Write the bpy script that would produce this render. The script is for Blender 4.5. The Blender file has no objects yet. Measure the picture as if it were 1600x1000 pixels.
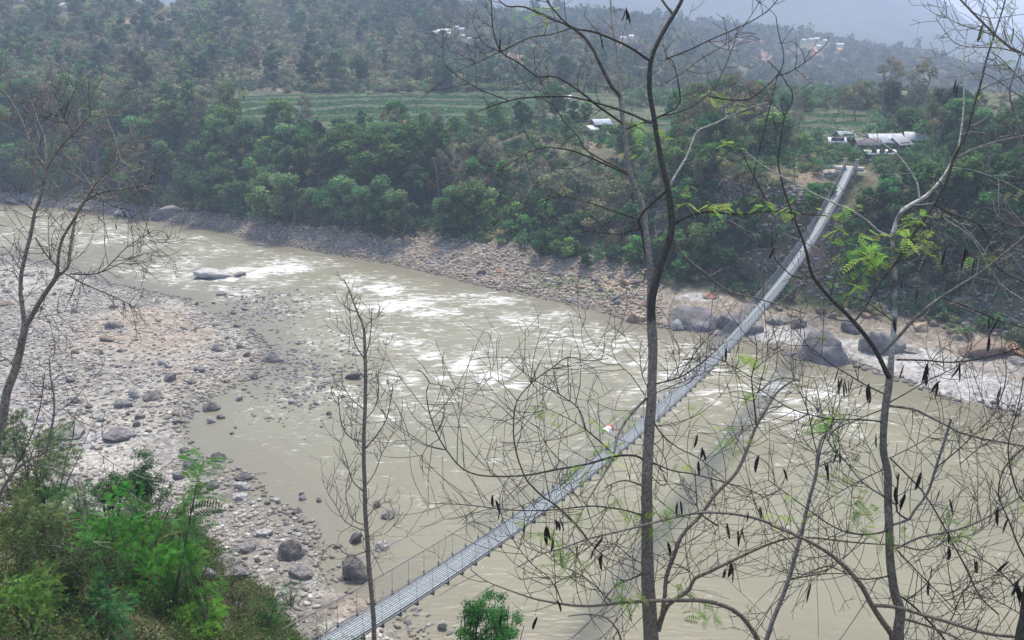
import bpy, math, random
import numpy as np

# ------------------------------------------------------------------ basics
SC = bpy.context.scene
COL = SC.collection
rs = np.random.RandomState(11)
random.seed(5)
F, PITCH, H = 1300.0, math.radians(18.5), 35.0
CP, SP = math.cos(PITCH), math.sin(PITCH)


def at(px, py, Z):
    """world point seen at photograph pixel (px,py) at optical depth Z"""
    a = (px - 800.0) / F
    b = (500.0 - py) / F
    return np.array([a * Z, Z * (CP + b * SP), H + Z * (-SP + b * CP)])


def at_z(px, py, z):
    b = (500.0 - py) / F
    return at(px, py, (z - H) / (-SP + b * CP))


def proj(p):
    p = np.asarray(p, float)
    d = p - np.array([0, 0, H])
    Z = d[..., 1] * CP - d[..., 2] * SP
    up = d[..., 1] * SP + d[..., 2] * CP
    return 800 + F * d[..., 0] / Z, 500 - F * up / Z, Z


def sstep(a, b, x):
    t = np.clip((x - a) / (b - a), 0, 1)
    return t * t * (3 - 2 * t)


def _hash(ix, iy, seed):
    n = (ix * 374761393 + iy * 668265263 + seed * 974634777) & 0xFFFFFFFF
    n = ((n ^ (n >> 13)) * 1274126177) & 0xFFFFFFFF
    return ((n ^ (n >> 16)) & 0xFFFF) / 65535.0


def vnoise(x, y, seed=0):
    x = np.asarray(x, float); y = np.asarray(y, float)
    ix = np.floor(x).astype(np.int64); iy = np.floor(y).astype(np.int64)
    fx = x - ix; fy = y - iy
    fx = fx * fx * (3 - 2 * fx); fy = fy * fy * (3 - 2 * fy)
    a = _hash(ix, iy, seed); b = _hash(ix + 1, iy, seed)
    c = _hash(ix, iy + 1, seed); d = _hash(ix + 1, iy + 1, seed)
    return (a + (b - a) * fx) * (1 - fy) + (c + (d - c) * fx) * fy


def fbm(x, y, seed=0, octv=4):
    v = 0.0; amp = 0.5; f = 1.0; tot = 0
    for o in range(octv):
        v = v + amp * vnoise(np.asarray(x) * f, np.asarray(y) * f, seed + o * 17)
        tot += amp; amp *= 0.5; f *= 2.03
    return v / tot            # 0..1


# ------------------------------------------------------------------ mesh helpers
def mk(name, V, faces, mat, col=None, parent=None, smooth=False):
    V = np.asarray(V, np.float32)
    me = bpy.data.meshes.new(name)
    me.vertices.add(len(V)); me.vertices.foreach_set('co', V.ravel())
    faces = [np.asarray(f, np.int32) for f in faces if len(f)]
    loops = np.concatenate([f.ravel() for f in faces])
    tot = np.concatenate([np.full(len(f), f.shape[1], np.int32) for f in faces])
    st = np.concatenate([[0], np.cumsum(tot)[:-1]]).astype(np.int32)
    me.loops.add(len(loops)); me.loops.foreach_set('vertex_index', loops)
    me.polygons.add(len(tot)); me.polygons.foreach_set('loop_start', st)
    me.polygons.foreach_set('loop_total', tot)
    if smooth:
        me.polygons.foreach_set('use_smooth', np.ones(len(tot), bool))
    if col is not None:
        ca = me.color_attributes.new('Col', 'FLOAT_COLOR', 'POINT')
        c4 = np.ones((len(V), 4), np.float32); c4[:, :3] = np.asarray(col)[:, :3]
        ca.data.foreach_set('color', c4.ravel())
    me.update(calc_edges=True); me.validate()
    if mat: me.materials.append(mat)
    o = bpy.data.objects.new(name, me); COL.objects.link(o)
    if parent: o.parent = parent
    return o


class MB:
    def __init__(s): s.v = []; s.q = []; s.t = []; s.c = []; s.n = 0

    def add(s, V, Q=None, T=None, c=(1, 1, 1)):
        V = np.asarray(V, float)
        if Q is not None and len(Q): s.q.append(np.asarray(Q) + s.n)
        if T is not None and len(T): s.t.append(np.asarray(T) + s.n)
        c = np.asarray(c, float)
        s.c.append(np.broadcast_to(c, (len(V), 3)) if c.ndim == 1 else c)
        s.v.append(V); s.n += len(V)

    def tube(s, P, R, sides=5, c=(1, 1, 1)):
        P = np.asarray(P, float); n = len(P)
        R = np.broadcast_to(np.asarray(R, float), (n,))
        T = np.gradient(P, axis=0); T /= np.linalg.norm(T, axis=1)[:, None] + 1e-9
        ref = np.array([0, 0, 1.0]) if abs(T[:, 2]).mean() < 0.85 else np.array([1.0, 0, 0])
        A = np.cross(T, ref); A /= np.linalg.norm(A, axis=1)[:, None] + 1e-9
        B = np.cross(T, A)
        th = np.arange(sides) * 2 * math.pi / sides
        V = (P[:, None] + R[:, None, None] * (np.cos(th)[None, :, None] * A[:, None] + np.sin(th)[None, :, None] * B[:, None])).reshape(-1, 3)
        i = np.arange(n - 1)[:, None] * sides; j = np.arange(sides)[None]
        jn = (j + 1) % sides
        Q = np.stack([i + j, i + jn, i + sides + jn, i + sides + j], -1).reshape(-1, 4)
        cc = np.asarray(c, float)
        if cc.ndim == 2: cc = np.repeat(cc, sides, 0)
        s.add(V, Q, c=cc)

    def box(s, x0, x1, y0, y1, z0, z1, c=(1, 1, 1), M=None):
        V = np.array([[x, y, z] for z in (z0, z1) for y in (y0, y1) for x in (x0, x1)], float)
        if M is not None: V = V @ M[:3, :3].T + M[:3, 3]
        Q = [[0, 2, 3, 1], [4, 5, 7, 6], [0, 1, 5, 4], [2, 6, 7, 3], [0, 4, 6, 2], [1, 3, 7, 5]]
        s.add(V, Q, c=c)

    def build(s, name, mat, parent=None, smooth=False):
        return mk(name, np.concatenate(s.v), [np.concatenate(s.q) if s.q else [], np.concatenate(s.t) if s.t else []],
                  mat, np.concatenate(s.c), parent, smooth)


def tag(o, label=None, cat=None, group=None, kind=None):
    if label: o['label'] = label
    if cat: o['category'] = cat
    if group: o['group'] = group
    if kind: o['kind'] = kind
    return o


def empty(name, loc, rz=0.0, label=None, cat=None, group=None):
    o = bpy.data.objects.new(name, None); COL.objects.link(o)
    o.location = loc; o.rotation_euler = (0, 0, rz); o.empty_display_size = 0.3
    return tag(o, label, cat, group)


def copy_tree(o, parent=None):
    c = o.copy(); COL.objects.link(c)
    if parent: c.parent = parent
    for ch in o.children: copy_tree(ch, c)
    return c


# ------------------------------------------------------------------ materials
def newmat(name):
    m = bpy.data.materials.new(name); m.use_nodes = True
    nt = m.node_tree; nt.nodes.clear()
    return m, nt, nt.nodes, nt.links


def solid(name, rough=0.8, noise=(3.0, 0.25), bump=None, spec=0.3, metal=0.0, hue=0.0):
    """vertex colour 'Col' varied by a world-scale noise"""
    m, nt, N, L = newmat(name)
    out = N.new('ShaderNodeOutputMaterial'); b = N.new('ShaderNodeBsdfPrincipled')
    b.inputs['Roughness'].default_value = rough; b.inputs['Specular IOR Level'].default_value = spec
    b.inputs['Metallic'].default_value = metal
    at_ = N.new('ShaderNodeAttribute'); at_.attribute_name = 'Col'
    tc = N.new('ShaderNodeTexCoord')
    nz = N.new('ShaderNodeTexNoise'); nz.inputs['Scale'].default_value = noise[0]; nz.inputs['Detail'].default_value = 6
    nz.inputs['Roughness'].default_value = 0.65
    L.new(tc.outputs['Object'], nz.inputs['Vector'])
    mr = N.new('ShaderNodeMapRange'); mr.inputs['From Min'].default_value = 0.3; mr.inputs['From Max'].default_value = 0.7
    mr.inputs['To Min'].default_value = 1 - noise[1]; mr.inputs['To Max'].default_value = 1 + noise[1]
    L.new(nz.outputs['Fac'], mr.inputs['Value'])
    mx = N.new('ShaderNodeVectorMath'); mx.operation = 'SCALE'
    L.new(at_.outputs['Color'], mx.inputs[0]); L.new(mr.outputs['Result'], mx.inputs['Scale'])
    L.new(mx.outputs['Vector'], b.inputs['Base Color'])
    if bump:
        n2 = N.new('ShaderNodeTexNoise'); n2.inputs['Scale'].default_value = bump[0]; n2.inputs['Detail'].default_value = 5
        L.new(tc.outputs['Object'], n2.inputs['Vector'])
        bp = N.new('ShaderNodeBump'); bp.inputs['Strength'].default_value = bump[1]; bp.inputs['Distance'].default_value = bump[2]
        L.new(n2.outputs['Fac'], bp.inputs['Height']); L.new(bp.outputs['Normal'], b.inputs['Normal'])
    L.new(b.outputs['BSDF'], out.inputs['Surface'])
    return m


def leafmat(name, trans=0.3, var=0.25, gain=1.0):
    m, nt, N, L = newmat(name)
    out = N.new('ShaderNodeOutputMaterial')
    d = N.new('ShaderNodeBsdfDiffuse'); t = N.new('ShaderNodeBsdfTranslucent'); mix = N.new('ShaderNodeMixShader')
    mix.inputs['Fac'].default_value = trans
    a = N.new('ShaderNodeAttribute'); a.attribute_name = 'Col'
    oi = N.new('ShaderNodeObjectInfo')
    hs = N.new('ShaderNodeHueSaturation')
    r1 = N.new('ShaderNodeMapRange'); r1.inputs['To Min'].default_value = gain * (1 - var); r1.inputs['To Max'].default_value = gain * (1 + var)
    L.new(oi.outputs['Random'], r1.inputs['Value']); L.new(r1.outputs['Result'], hs.inputs['Value'])
    r2 = N.new('ShaderNodeMath'); r2.operation = 'MULTIPLY'; r2.inputs[1].default_value = 7.31
    r3 = N.new('ShaderNodeMath'); r3.operation = 'FRACT'
    L.new(oi.outputs['Random'], r2.inputs[0]); L.new(r2.outputs[0], r3.inputs[0])
    r4 = N.new('ShaderNodeMapRange'); r4.inputs['To Min'].default_value = 0.5 - var * 0.12; r4.inputs['To Max'].default_value = 0.5 + var * 0.08
    L.new(r3.outputs[0], r4.inputs['Value']); L.new(r4.outputs['Result'], hs.inputs['Hue'])
    L.new(a.outputs['Color'], hs.inputs['Color'])
    L.new(hs.outputs['Color'], d.inputs['Color']); L.new(hs.outputs['Color'], t.inputs['Color'])
    L.new(d.outputs['BSDF'], mix.inputs[1]); L.new(t.outputs['BSDF'], mix.inputs[2])
    L.new(mix.outputs['Shader'], out.inputs['Surface'])
    return m


M_BARK = solid('bark', 0.95, (24.0, 0.6), (45, 0.9, 0.03), 0.1)
M_LEAF = leafmat('leaf', 0.38, 0.3, 1.8)
M_LEAFN = leafmat('leaf_near', 0.4, 0.1, 1.5)
M_ROCK = solid('rock', 0.9, (2.6, 0.5), (4, 0.9, 0.25), 0.15)
M_PEB = solid('pebble', 0.85, (2.0, 0.2), None, 0.2)
M_METAL = solid('galvanised_metal', 0.5, (6.0, 0.15), None, 0.5, 0.35)
M_CABLE = solid('steel_cable', 0.6, (8.0, 0.2), None, 0.4, 0.3)
M_WALL = solid('plaster', 0.9, (1.5, 0.2), (8, 0.3, 0.03), 0.2)
M_TIN = solid('tin_roof', 0.5, (1.2, 0.25), None, 0.4)
M_POD = solid('pod', 0.7, (30, 0.4), None, 0.3)
M_CLOTH = solid('cloth', 0.9, (8, 0.1), None, 0.1)

# ------------------------------------------------------------------ river lines
far_px = [(-500, 300), (-200, 309), (0, 316), (80, 324), (160, 334), (250, 346), (330, 358), (420, 379), (490, 391), (560, 404), (620, 414),
          (700, 432), (750, 446), (800, 456), (850, 466), (900, 477), (950, 490), (985, 502), (1040, 512), (1100, 521), (1160, 530), (1210, 546),
          (1250, 562), (1320, 566), (1370, 582), (1430, 604), (1500, 628), (1600, 650), (1900, 730), (2600, 900)]
near_px = [(-500, 376), (-200, 388), (0, 396), (60, 408), (120, 424), (180, 444), (240, 456), (300, 468), (345, 490), (395, 515), (420, 545), (405, 585),
           (365, 605), (325, 625), (290, 655), (292, 690), (318, 712), (350, 722), (395, 750), (420, 780), (455, 797), (490, 820), (500, 860), (540, 905),
           (585, 925), (620, 955), (655, 985), (760, 1030), (1000, 1080), (1600, 1090)]
FARL = [tuple(at_z(x, y, 0)[:2]) for x, y in far_px] + [(96, 37), (200, 0)]
NEARL = [tuple(at_z(x, y, 0)[:2]) for x, y in near_px] + [(60, 30), (120, -10), (200, -60)]
FARP = np.array([(-500, 262)] + FARL + [(6000, -200), (6000, 9000), (-6000, 9000), (-6000, 500)])
NEARP = np.array([(-500, 178)] + NEARL + [(6000, -300), (6000, -4000), (-6000, -4000), (-6000, 300)])


def sdist(x, y, P):
    x = np.asarray(x, float).ravel(); y = np.asarray(y, float).ravel()
    best = np.full(x.shape, 1e18); inside = np.zeros(x.shape, bool)
    for (x0, y0), (x1, y1) in zip(P, np.roll(P, -1, 0)):
        dx, dy = x1 - x0, y1 - y0
        t = np.clip(((x - x0) * dx + (y - y0) * dy) / (dx * dx + dy * dy + 1e-12), 0, 1)
        best = np.minimum(best, (x - x0 - t * dx) ** 2 + (y - y0 - t * dy) ** 2)
        c = ((y0 > y) != (y1 > y))
        if dy != 0:
            inside ^= c & (x < (x1 - x0) * (y - y0) / dy + x0)
    d = np.sqrt(best)
    return np.where(inside, d, -d)


# bridge line (needed by the terrain, which is cut away below the walkway)
BR = [(528, 1000), (590, 959.7), (634, 934), (702, 886.5), (747, 856), (792, 825), (870, 771), (938, 722), (1060, 612), (1101, 575), (1145, 531), (1196, 473),
      (1237, 418), (1271, 367), (1295, 330), (1303, 314), (1322, 280), (1329, 257)]
BA, BB = at(634, 934, 37.0), at(1329, 257, 120.0)
bh = (BB - BA)[:2]; BL_ = np.hypot(*bh); bh = bh / BL_
bn = np.array([bh[1], -bh[0]])                      # to the right of the walkway


def on_plane(px, py, off=0.0):
    d = at(px, py, 1.0) - np.array([0, 0, H])
    o = BA[:2] + bn * off
    Z = (o @ bn) / (d[:2] @ bn)
    return np.array([0, 0, H]) + d * Z


_bp = np.array([on_plane(*p) for p in BR])
_bs = (_bp[:, :2] - BA[:2]) @ bh
_pf = np.polyfit(_bs, _bp[:, 2], 4)
S0, S1 = _bs[0] - 5.5, BL_ + 0.3


def deck_z(s): return np.polyval(_pf, np.maximum(s, S0))


def bpt(s, off=0.0, up=0.0):
    s = np.asarray(s, float)
    xy = BA[:2][None] + np.outer(s, bh) + np.outer(np.broadcast_to(off, s.shape), bn)
    return np.column_stack([xy, deck_z(s) + up])



def corridor(x, y):
    """distance along and across the walkway"""
    return (x - BA[0]) * bh[0] + (y - BA[1]) * bh[1], (x - BA[0]) * bn[0] + (y - BA[1]) * bn[1]


HOUSES = [(680, 52), (689, 50), (697, 49), (703, 54), (714, 44), (722, 47), (723, 57), (735, 62), (1255, 66), (1267, 65), (1276, 64), (1289, 67), (1312, 73), (1279, 76), (30, 4), (262, 8), (101, 16), (974, 64), (986, 62)]


def house_clear(x, y, z):
    px, py, _ = proj(np.stack([x, y, z], -1))
    k = np.zeros(np.shape(x), bool)
    for hx, hy in HOUSES: k |= (np.abs(px - hx) < 9) & (py > hy - 1) & (py < hy + 13)
    return k


# hills: control table by azimuth (px -> x/y ratio)
_hp = np.array([-900, -300, 0, 150, 280, 340, 500, 700, 780, 850, 955, 1070, 1162, 1278, 1366, 1434, 1500, 1600, 1900, 2600], float)
_hy = np.array([-40, -35, -22, -10, 0, -18, -18, -10, 6, 10, 13, 25, 35, 50, 66, 73, 88, 102, 130, 160], float)
_hD = np.array([430, 430, 430, 430, 430, 430, 440, 470, 560, 640, 720, 800, 850, 860, 850, 840, 820, 800, 760, 700], float)
_hB = np.array([225, 225, 222, 218, 225, 240, 255, 258, 262, 270, 285, 330, 370, 400, 410, 410, 410, 410, 410, 410], float)
_hdip = np.array([0, 0, 0, 0, 0, 0, 0, 0, 0, 0, -1, -4, -9, -14, -16, -16, -16, -16, -16, -16], float)
_ha = (_hp - 800) / 1371.0
_ba = np.array([-0.9, -0.5, -0.35, -0.2, -0.1, 0.05, 0.15, 0.27, 0.36, 0.45, 0.6, 0.9])
_bb = np.array([2.5, 3, 4, 6.5, 10.5, 12, 12, 11, 13, 16, 16, 15])
_bz = np.array([1.5, 1.5, 2, 2.5, 3.6, 3.8, 3.5, 2.6, 2.2, 2.2, 2.4, 2.4])
_bt = np.array([26, 26, 28, 30, 34, 33, 32, 27, 25, 27, 28, 30])


TS = 0.52


def height(x, y):
    shp = np.shape(x)
    x = np.asarray(x, float).ravel(); y = np.asarray(y, float).ravel()
    dF = sdist(x, y, FARP); dN = sdist(x, y, NEARP)
    sw = (fbm(x / 2.6, y / 2.6, 301) - .5)
    dN = dN + sw * 3.2 * (np.abs(dN) < 12); dF = dF + sw * 2.0 * (np.abs(dF) < 12)
    z = -1.6 * sstep(0, 7, np.minimum(-dF, -dN)) - 0.05
    # near side: gravel bar and camera slope
    n1 = fbm(x / 7, y / 7, 3); n2 = fbm(x / 1.7, y / 1.7, 5)
    bar = -0.05 + np.minimum(np.maximum(dN, 0) * 0.075, 1.7) + (n1 - 0.5) * 0.9 * sstep(0, 6, dN) + (n2 - 0.5) * 0.22 * sstep(0, 2, dN)
    s = 0.60 + (0.83 - 0.60) * sstep(-14, -6.5, x)
    Y1 = np.interp(x, [-40, -14, -9, -6], [33, 31, 27.5, 24])
    zs = 33.3 - s * np.maximum(y - 0.8, 0) - 0.75 * np.maximum(y - Y1, 0) * (1 - sstep(-6, -3, x))
    zs = zs + (fbm(x / 4, y / 4, 9) - 0.5) * 1.6 * sstep(3, 10, y)
    zs = np.where(y < -5, 33.3 + 0.6 * (-5 - y), zs)
    near = np.maximum(bar, zs)
    # far side
    a = x / np.maximum(y, 5); r = np.hypot(x, y)
    b = np.interp(a, _ba, _bb); bz = np.interp(a, _ba, _bz); bt = np.interp(a, _ba, _bt)
    wob = (fbm(x / 18, y / 18, 21) - 0.5) * 9 * sstep(2, 14, dF)
    d = np.maximum(dF + wob, 0)
    plate = 17.2 + np.clip((r - 155) * 0.042, -0.6, 4.0)
    zf = np.where(d < b, -0.05 + (bz + 0.05) * (d / b) ** 1.15, bz + (plate - bz) * sstep(0, 1, np.clip((d - b) / (bt - b), 0, 1)))
    zf = zf + (fbm(x / 5, y / 5, 31) - 0.5) * np.interp(dF, [0, 3, 12, 40], [0, 0.5, 1.3, 0.8])
    fm = fieldmask(x, y, a, r, dF)
    q = (plate + (fbm(x / 40, y / 40, 77) - 0.5) * 1.6) / TS
    qf = np.floor(q) + sstep(0.86, 1.0, q - np.floor(q))
    zf = zf + (qf * TS - zf) * fm
    B = np.interp(a, _ha, _hB); D = np.interp(a, _ha, _hD); ry = np.interp(a, _ha, _hy); dip = np.interp(a, _ha, _hdip)
    zr = H + D * np.tan(np.arctan((500 - ry) / F) - PITCH) - 5.0
    t = (r - B) / (D - B)
    up = np.clip(t, 0, 1)
    over = np.maximum(t - 1, 0)
    dd = dip * sstep(B - 130, B, r)
    hill = (zr - plate - dd) * (0.35 * up * up + 0.65 * up) - 14 * over
    hill = hill + (fbm(x / 70, y / 70, 41) - 0.5) * 16 * sstep(0, .35, t) * (1 - 0.7 * sstep(0.6, 1, t)) + (fbm(x / 20, y / 20, 43) - 0.5) * 4 * sstep(0, .2, t)
    zf = zf + dd + np.where(t > 0, hill, 0)
    zf = np.where(dF > 0, np.maximum(zf, -4 * sstep(300, 900, r) - .06), zf)
    cs, cl = corridor(x, y)
    lim = deck_z(np.clip(cs, 0, BL_)) - 1.6 + 0.55 * np.maximum(np.abs(cl) - 2.2, 0)
    zf = np.where((cs < BL_ - .2) & (cs > 30), np.minimum(zf, lim), zf)
    zf = np.where((cs > BL_ - .2) & (cs < BL_ + 8) & (np.abs(cl) < 5), np.minimum(zf, deck_z(BL_) - .15), zf)
    z = np.where(dF > 0, zf, z)
    z = np.where(dF > 0, z, np.maximum(np.where(dN > 0, near, z), np.where((dF < -12) & (dN > -6), np.minimum(zs, 40), -9)))
    return z.reshape(shp)


def fieldmask(x, y, a=None, r=None, dF=None):
    if a is None:
        a = x / np.maximum(y, 5); r = np.hypot(x, y); dF = sdist(x, y, FARP)
    w = (fbm(x / 12, y / 12, 88) - 0.5)
    m = sstep(-0.36, -0.33, a + w * .05) * (1 - sstep(0.12, 0.16, a + w * .05)) * sstep(178, 183, r + w * 12) * (1 - sstep(249, 255, r + w * 10))
    m2 = sstep(0.1, 0.13, a) * (1 - sstep(0.40, 0.44, a)) * sstep(160, 168, r + w * 20) * (1 - sstep(215, 222, r + w * 10))
    return np.maximum(m, m2 * 0.9) * sstep(22, 28, dF)


_zz = np.geomspace(8, 1500, 700)


def hit(px, py, lo=8.0):
    a = (px - 800.0) / F; b = (500.0 - py) / F
    x = a * _zz; y = _zz * (CP + b * SP); zr = H + _zz * (-SP + b * CP)
    g = np.maximum(height(x, y), 0)
    k = np.nonzero((zr < g) & (_zz > lo))[0]
    if not len(k): return None
    k = max(k[0], 1)
    zz = np.linspace(_zz[k - 1], _zz[k], 24)
    x = a * zz; y = zz * (CP + b * SP); zr = H + zz * (-SP + b * CP)
    g = np.maximum(height(x, y), 0)
    kk = np.nonzero(zr < g)[0]; k = kk[0] if len(kk) else 23
    return np.array([x[k], y[k], g[k]]), zz[k]


# ------------------------------------------------------------------ ground
SANDR = (0.325, 0.31, 0.29)
PATCH = []       # (x,y, rt, rr, colour, strength) bare soil, sand, mud ... where they lie


def patch(px, py, rx, ry, c, s=1.0):
    h = hit(px, py, 30)
    if not h: return
    p, Z = h
    h2 = hit(px, py - ry, 30); h3 = hit(px, py + ry, 30)
    rr = max(np.hypot(*(h2[0] - p)[:2]) if h2 else 20, 0.5)
    if h3: rr = 0.5 * (min(rr, 60) + min(np.hypot(*(h3[0] - p)[:2]), 60))
    PATCH.append((p[0], p[1], rx * Z / F, rr, np.array(c), s))


SAND = (0.31, 0.292, 0.255); PINK = (0.27, 0.222, 0.175); MUD = (0.26, 0.235, 0.20); ORANGE = (0.44, 0.24, 0.13); SOIL = (0.25, 0.19, 0.135)
for p in [(30, 440, 90, 22, SAND, .9), (60, 500, 60, 10, SAND, .7), (150, 715, 60, 22, SAND, 1), (250, 690, 70, 30, SAND, .8), (270, 735, 40, 20, SAND, .8),
          (230, 515, 110, 38, PINK, .9), (330, 590, 70, 40, PINK, .5), (330, 800, 40, 50, SAND, .5),
          (260, 650, 70, 14, MUD, .9), (330, 690, 40, 18, MUD, .7), (400, 820, 60, 14, (0.33, 0.24, 0.18), .8), (560, 945, 60, 20, (0.36, 0.27, 0.2), .8),
          (140, 690, 60, 14, (0.25, 0.235, 0.235), .9), (420, 480, 60, 12, MUD, .6), (60, 620, 50, 50, (0.27, 0.25, 0.24), .7),
          (1230, 525, 70, 14, SANDR, 1), (1340, 545, 50, 14, SANDR, 1), (1420, 560, 80, 24, SANDR, 1), (1520, 605, 90, 24, SANDR, 1), (1580, 620, 60, 25, SANDR, .9),
          (1480, 590, 60, 18, SANDR, 1), (1560, 575, 60, 10, (0.24, 0.22, 0.2), .9), (1090, 464, 40, 7, SANDR, .9),
          (1130, 375, 35, 30, (0.22, 0.18, 0.11), .8), (1110, 405, 10, 22, ORANGE, .8), (1275, 400, 12, 50, (0.34, 0.22, 0.15), .7), (1240, 455, 14, 14, (0.32, .2, .14), .5),
          (1410, 400, 12, 30, (0.30, .21, .15), .6), (1340, 415, 18, 40, SOIL, .6), (850, 300, 90, 40, (0.10, 0.095, 0.06), .4), (640, 190, 20, 6, (0.26, .15, .13), .6),
          (1260, 275, 40, 14, SOIL, .8), (1290, 262, 50, 5, (0.42, .35, .28), .9), (1480, 360, 80, 30, (0.17, .14, .1), .5), (950, 235, 40, 14, SOIL, .3), (920, 225, 20, 5, (.34, .24, .18), .6),
          (880, 440, 50, 8, (0.13, 0.17, 0.08), .6), (960, 455, 40, 8, (0.13, 0.17, 0.08), .5), (830, 433, 30, 5, (0.13, .17, .08), .5),
          (920, 425, 70, 14, PINK, .8), (980, 445, 40, 10, (0.42, 0.29, 0.20), .8), (700, 395, 60, 12, PINK, .4), (400, 345, 70, 8, PINK, .5),
          (390, 850, 110, 90, (0.185, 0.168, 0.145), .85), (300, 700, 60, 30, (0.2, 0.185, 0.165), .6), (440, 600, 60, 40, (0.2, .18, .15), .6), (330, 640, 60, 24, (0.2, 0.182, 0.15), .8), (560, 950, 70, 24, (0.2, .175, .145), .7),
          # earth scars and tracks on the hills
          (1272, 78, 4, 6, ORANGE, 1), (1274, 92, 4, 6, ORANGE, 1), (1278, 101, 6, 3, ORANGE, 1), (1286, 104, 6, 2, ORANGE, .9), (1312, 76, 5, 3, ORANGE, .9), (1252, 118, 16, 2, (.4, .32, .2), .8),
          (1170, 65, 25, 7, (0.33, 0.17, 0.13), .7), (1200, 100, 22, 9, (0.34, 0.18, 0.14), .7), (1140, 55, 16, 6, (0.33, 0.17, 0.13), .7),
          (800, 95, 60, 16, (0.26, 0.17, 0.12), .8), (870, 75, 50, 12, (0.26, 0.17, 0.12), .8), (950, 68, 40, 6, (0.30, 0.17, 0.13), .7), (755, 58, 5, 10, ORANGE, .7),
          (718, 71, 10, 2, (.45, .27, .2), .9), (205, 35, 14, 5, (0.32, 0.2, 0.13), .8), (185, 25, 25, 8, (0.24, .17, .12), .6), (260, 25, 25, 10, (0.24, .17, .12), .5),
          (440, 140, 50, 3, (.3, .24, .18), .8), (490, 118, 80, 8, (.22, .17, .12), .5)]:
    patch(*p)


def ground_colour(x, y, z):
    dF = sdist(x, y, FARP); dN = sdist(x, y, NEARP)
    a = x / np.maximum(y, 5); r = np.hypot(x, y)
    n = len(x)
    n1 = fbm(x / 9, y / 9, 51); n2 = fbm(x / 2.2, y / 2.2, 53); n3 = fbm(x / 40, y / 40, 57)
    C = np.tile(np.array([0.20, 0.18, 0.15]), (n, 1))
    gravel = np.array([0.25, 0.232, 0.20])[None] * (0.72 + 0.6 * n2)[:, None]
    veg = np.array([0.085, 0.095, 0.05])[None] * (0.7 + 0.6 * n2)[:, None]
    soil = np.array([0.125, 0.105, 0.072])[None] * (0.7 + 0.6 * n2)[:, None]
    vs = sstep(0.42, 0.62, n1 * .6 + n3 * .4)[:, None]
    land = soil + (veg - soil) * (0.45 + 0.55 * vs)
    nearslope = sstep(2.2, 3.5, z)[:, None]
    Cn = gravel + (land - gravel) * nearslope
    b = np.interp(a, _ba, _bb)
    f = sstep(0.75, 1.1, dF / b + (n1 - .5) * .5)[:, None]
    gf = gravel * np.array([0.88, 0.82, 0.76])
    Cf = gf + (land - gf) * f
    fm = fieldmask(x, y)[:, None]
    stripe = vnoise(r / 3.2 + n3 * 6, a * 8, 61)
    q = z / TS
    blk = vnoise(np.floor(q + .1) * 3.7, a * 11, 63)
    fld = np.array([0.038, 0.088, 0.045])[None] * (0.55 + 0.75 * blk + 0.15 * stripe)[:, None]
    fr = q % 1.0
    edge = ((fr > 0.04) & (fr < 0.96))[:, None]
    fld = np.where(edge, np.array([0.085, 0.10, 0.055]) * (.5 + n2[:, None]), fld)
    Cf = Cf + (fld - Cf) * fm
    C = np.where((dF > 0)[:, None], Cf, np.where((dN > 0)[:, None], Cn, np.array([0.2, 0.18, 0.14])))
    wet = np.maximum(1 - np.abs(np.where(dF > 0, dF, dN)) / 2.2, 0)[:, None]
    C = C * (1 - 0.4 * wet)
    for (cx, cy, rt, rr, c, s) in PATCH:
        k = np.nonzero((np.abs(x - cx) < 3 * (rt + rr)) & (np.abs(y - cy) < 3 * (rt + rr)))[0]
        if not len(k): continue
        dv = np.array([cx, cy]) / math.hypot(cx, cy)
        ex = (x[k] - cx) * dv[0] + (y[k] - cy) * dv[1]; et = -(x[k] - cx) * dv[1] + (y[k] - cy) * dv[0]
        q = np.sqrt((ex / rr) ** 2 + (et / rt) ** 2) + (n2[k] - .5) * 0.9
        w = (s * (1 - sstep(0.7, 1.25, q)))[:, None]
        C[k] = C[k] + (c * (0.85 + 0.3 * n2[k])[:, None] - C[k]) * w
    return C


def polar_grid(ang, rad, ox, oy):
    A, R = np.meshgrid(ang, rad)
    x = ox + R * np.sin(A); y = oy + R * np.cos(A)
    nr, na = A.shape
    i = np.arange(nr - 1)[:, None] * na; j = np.arange(na - 1)[None]
    Q = np.stack([i + j, i + j + 1, i + na + j + 1, i + na + j], -1).reshape(-1, 4)
    return x.ravel(), y.ravel(), Q


ang = np.radians(np.concatenate([np.linspace(-88, -38, 50, False), np.linspace(-38, 38, 620, False), np.linspace(38, 88, 51)]))
rad = np.concatenate([np.linspace(0.5, 60, 110, False), np.linspace(60, 185, 290, False), np.linspace(185, 270, 170, False), np.geomspace(270, 3000, 170)])
gx, gy, gq = polar_grid(ang, rad, 0, -12)
gz = height(gx, gy)
GM = solid('earth', 0.95, (0.9, 0.3), None, 0.1)


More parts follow.
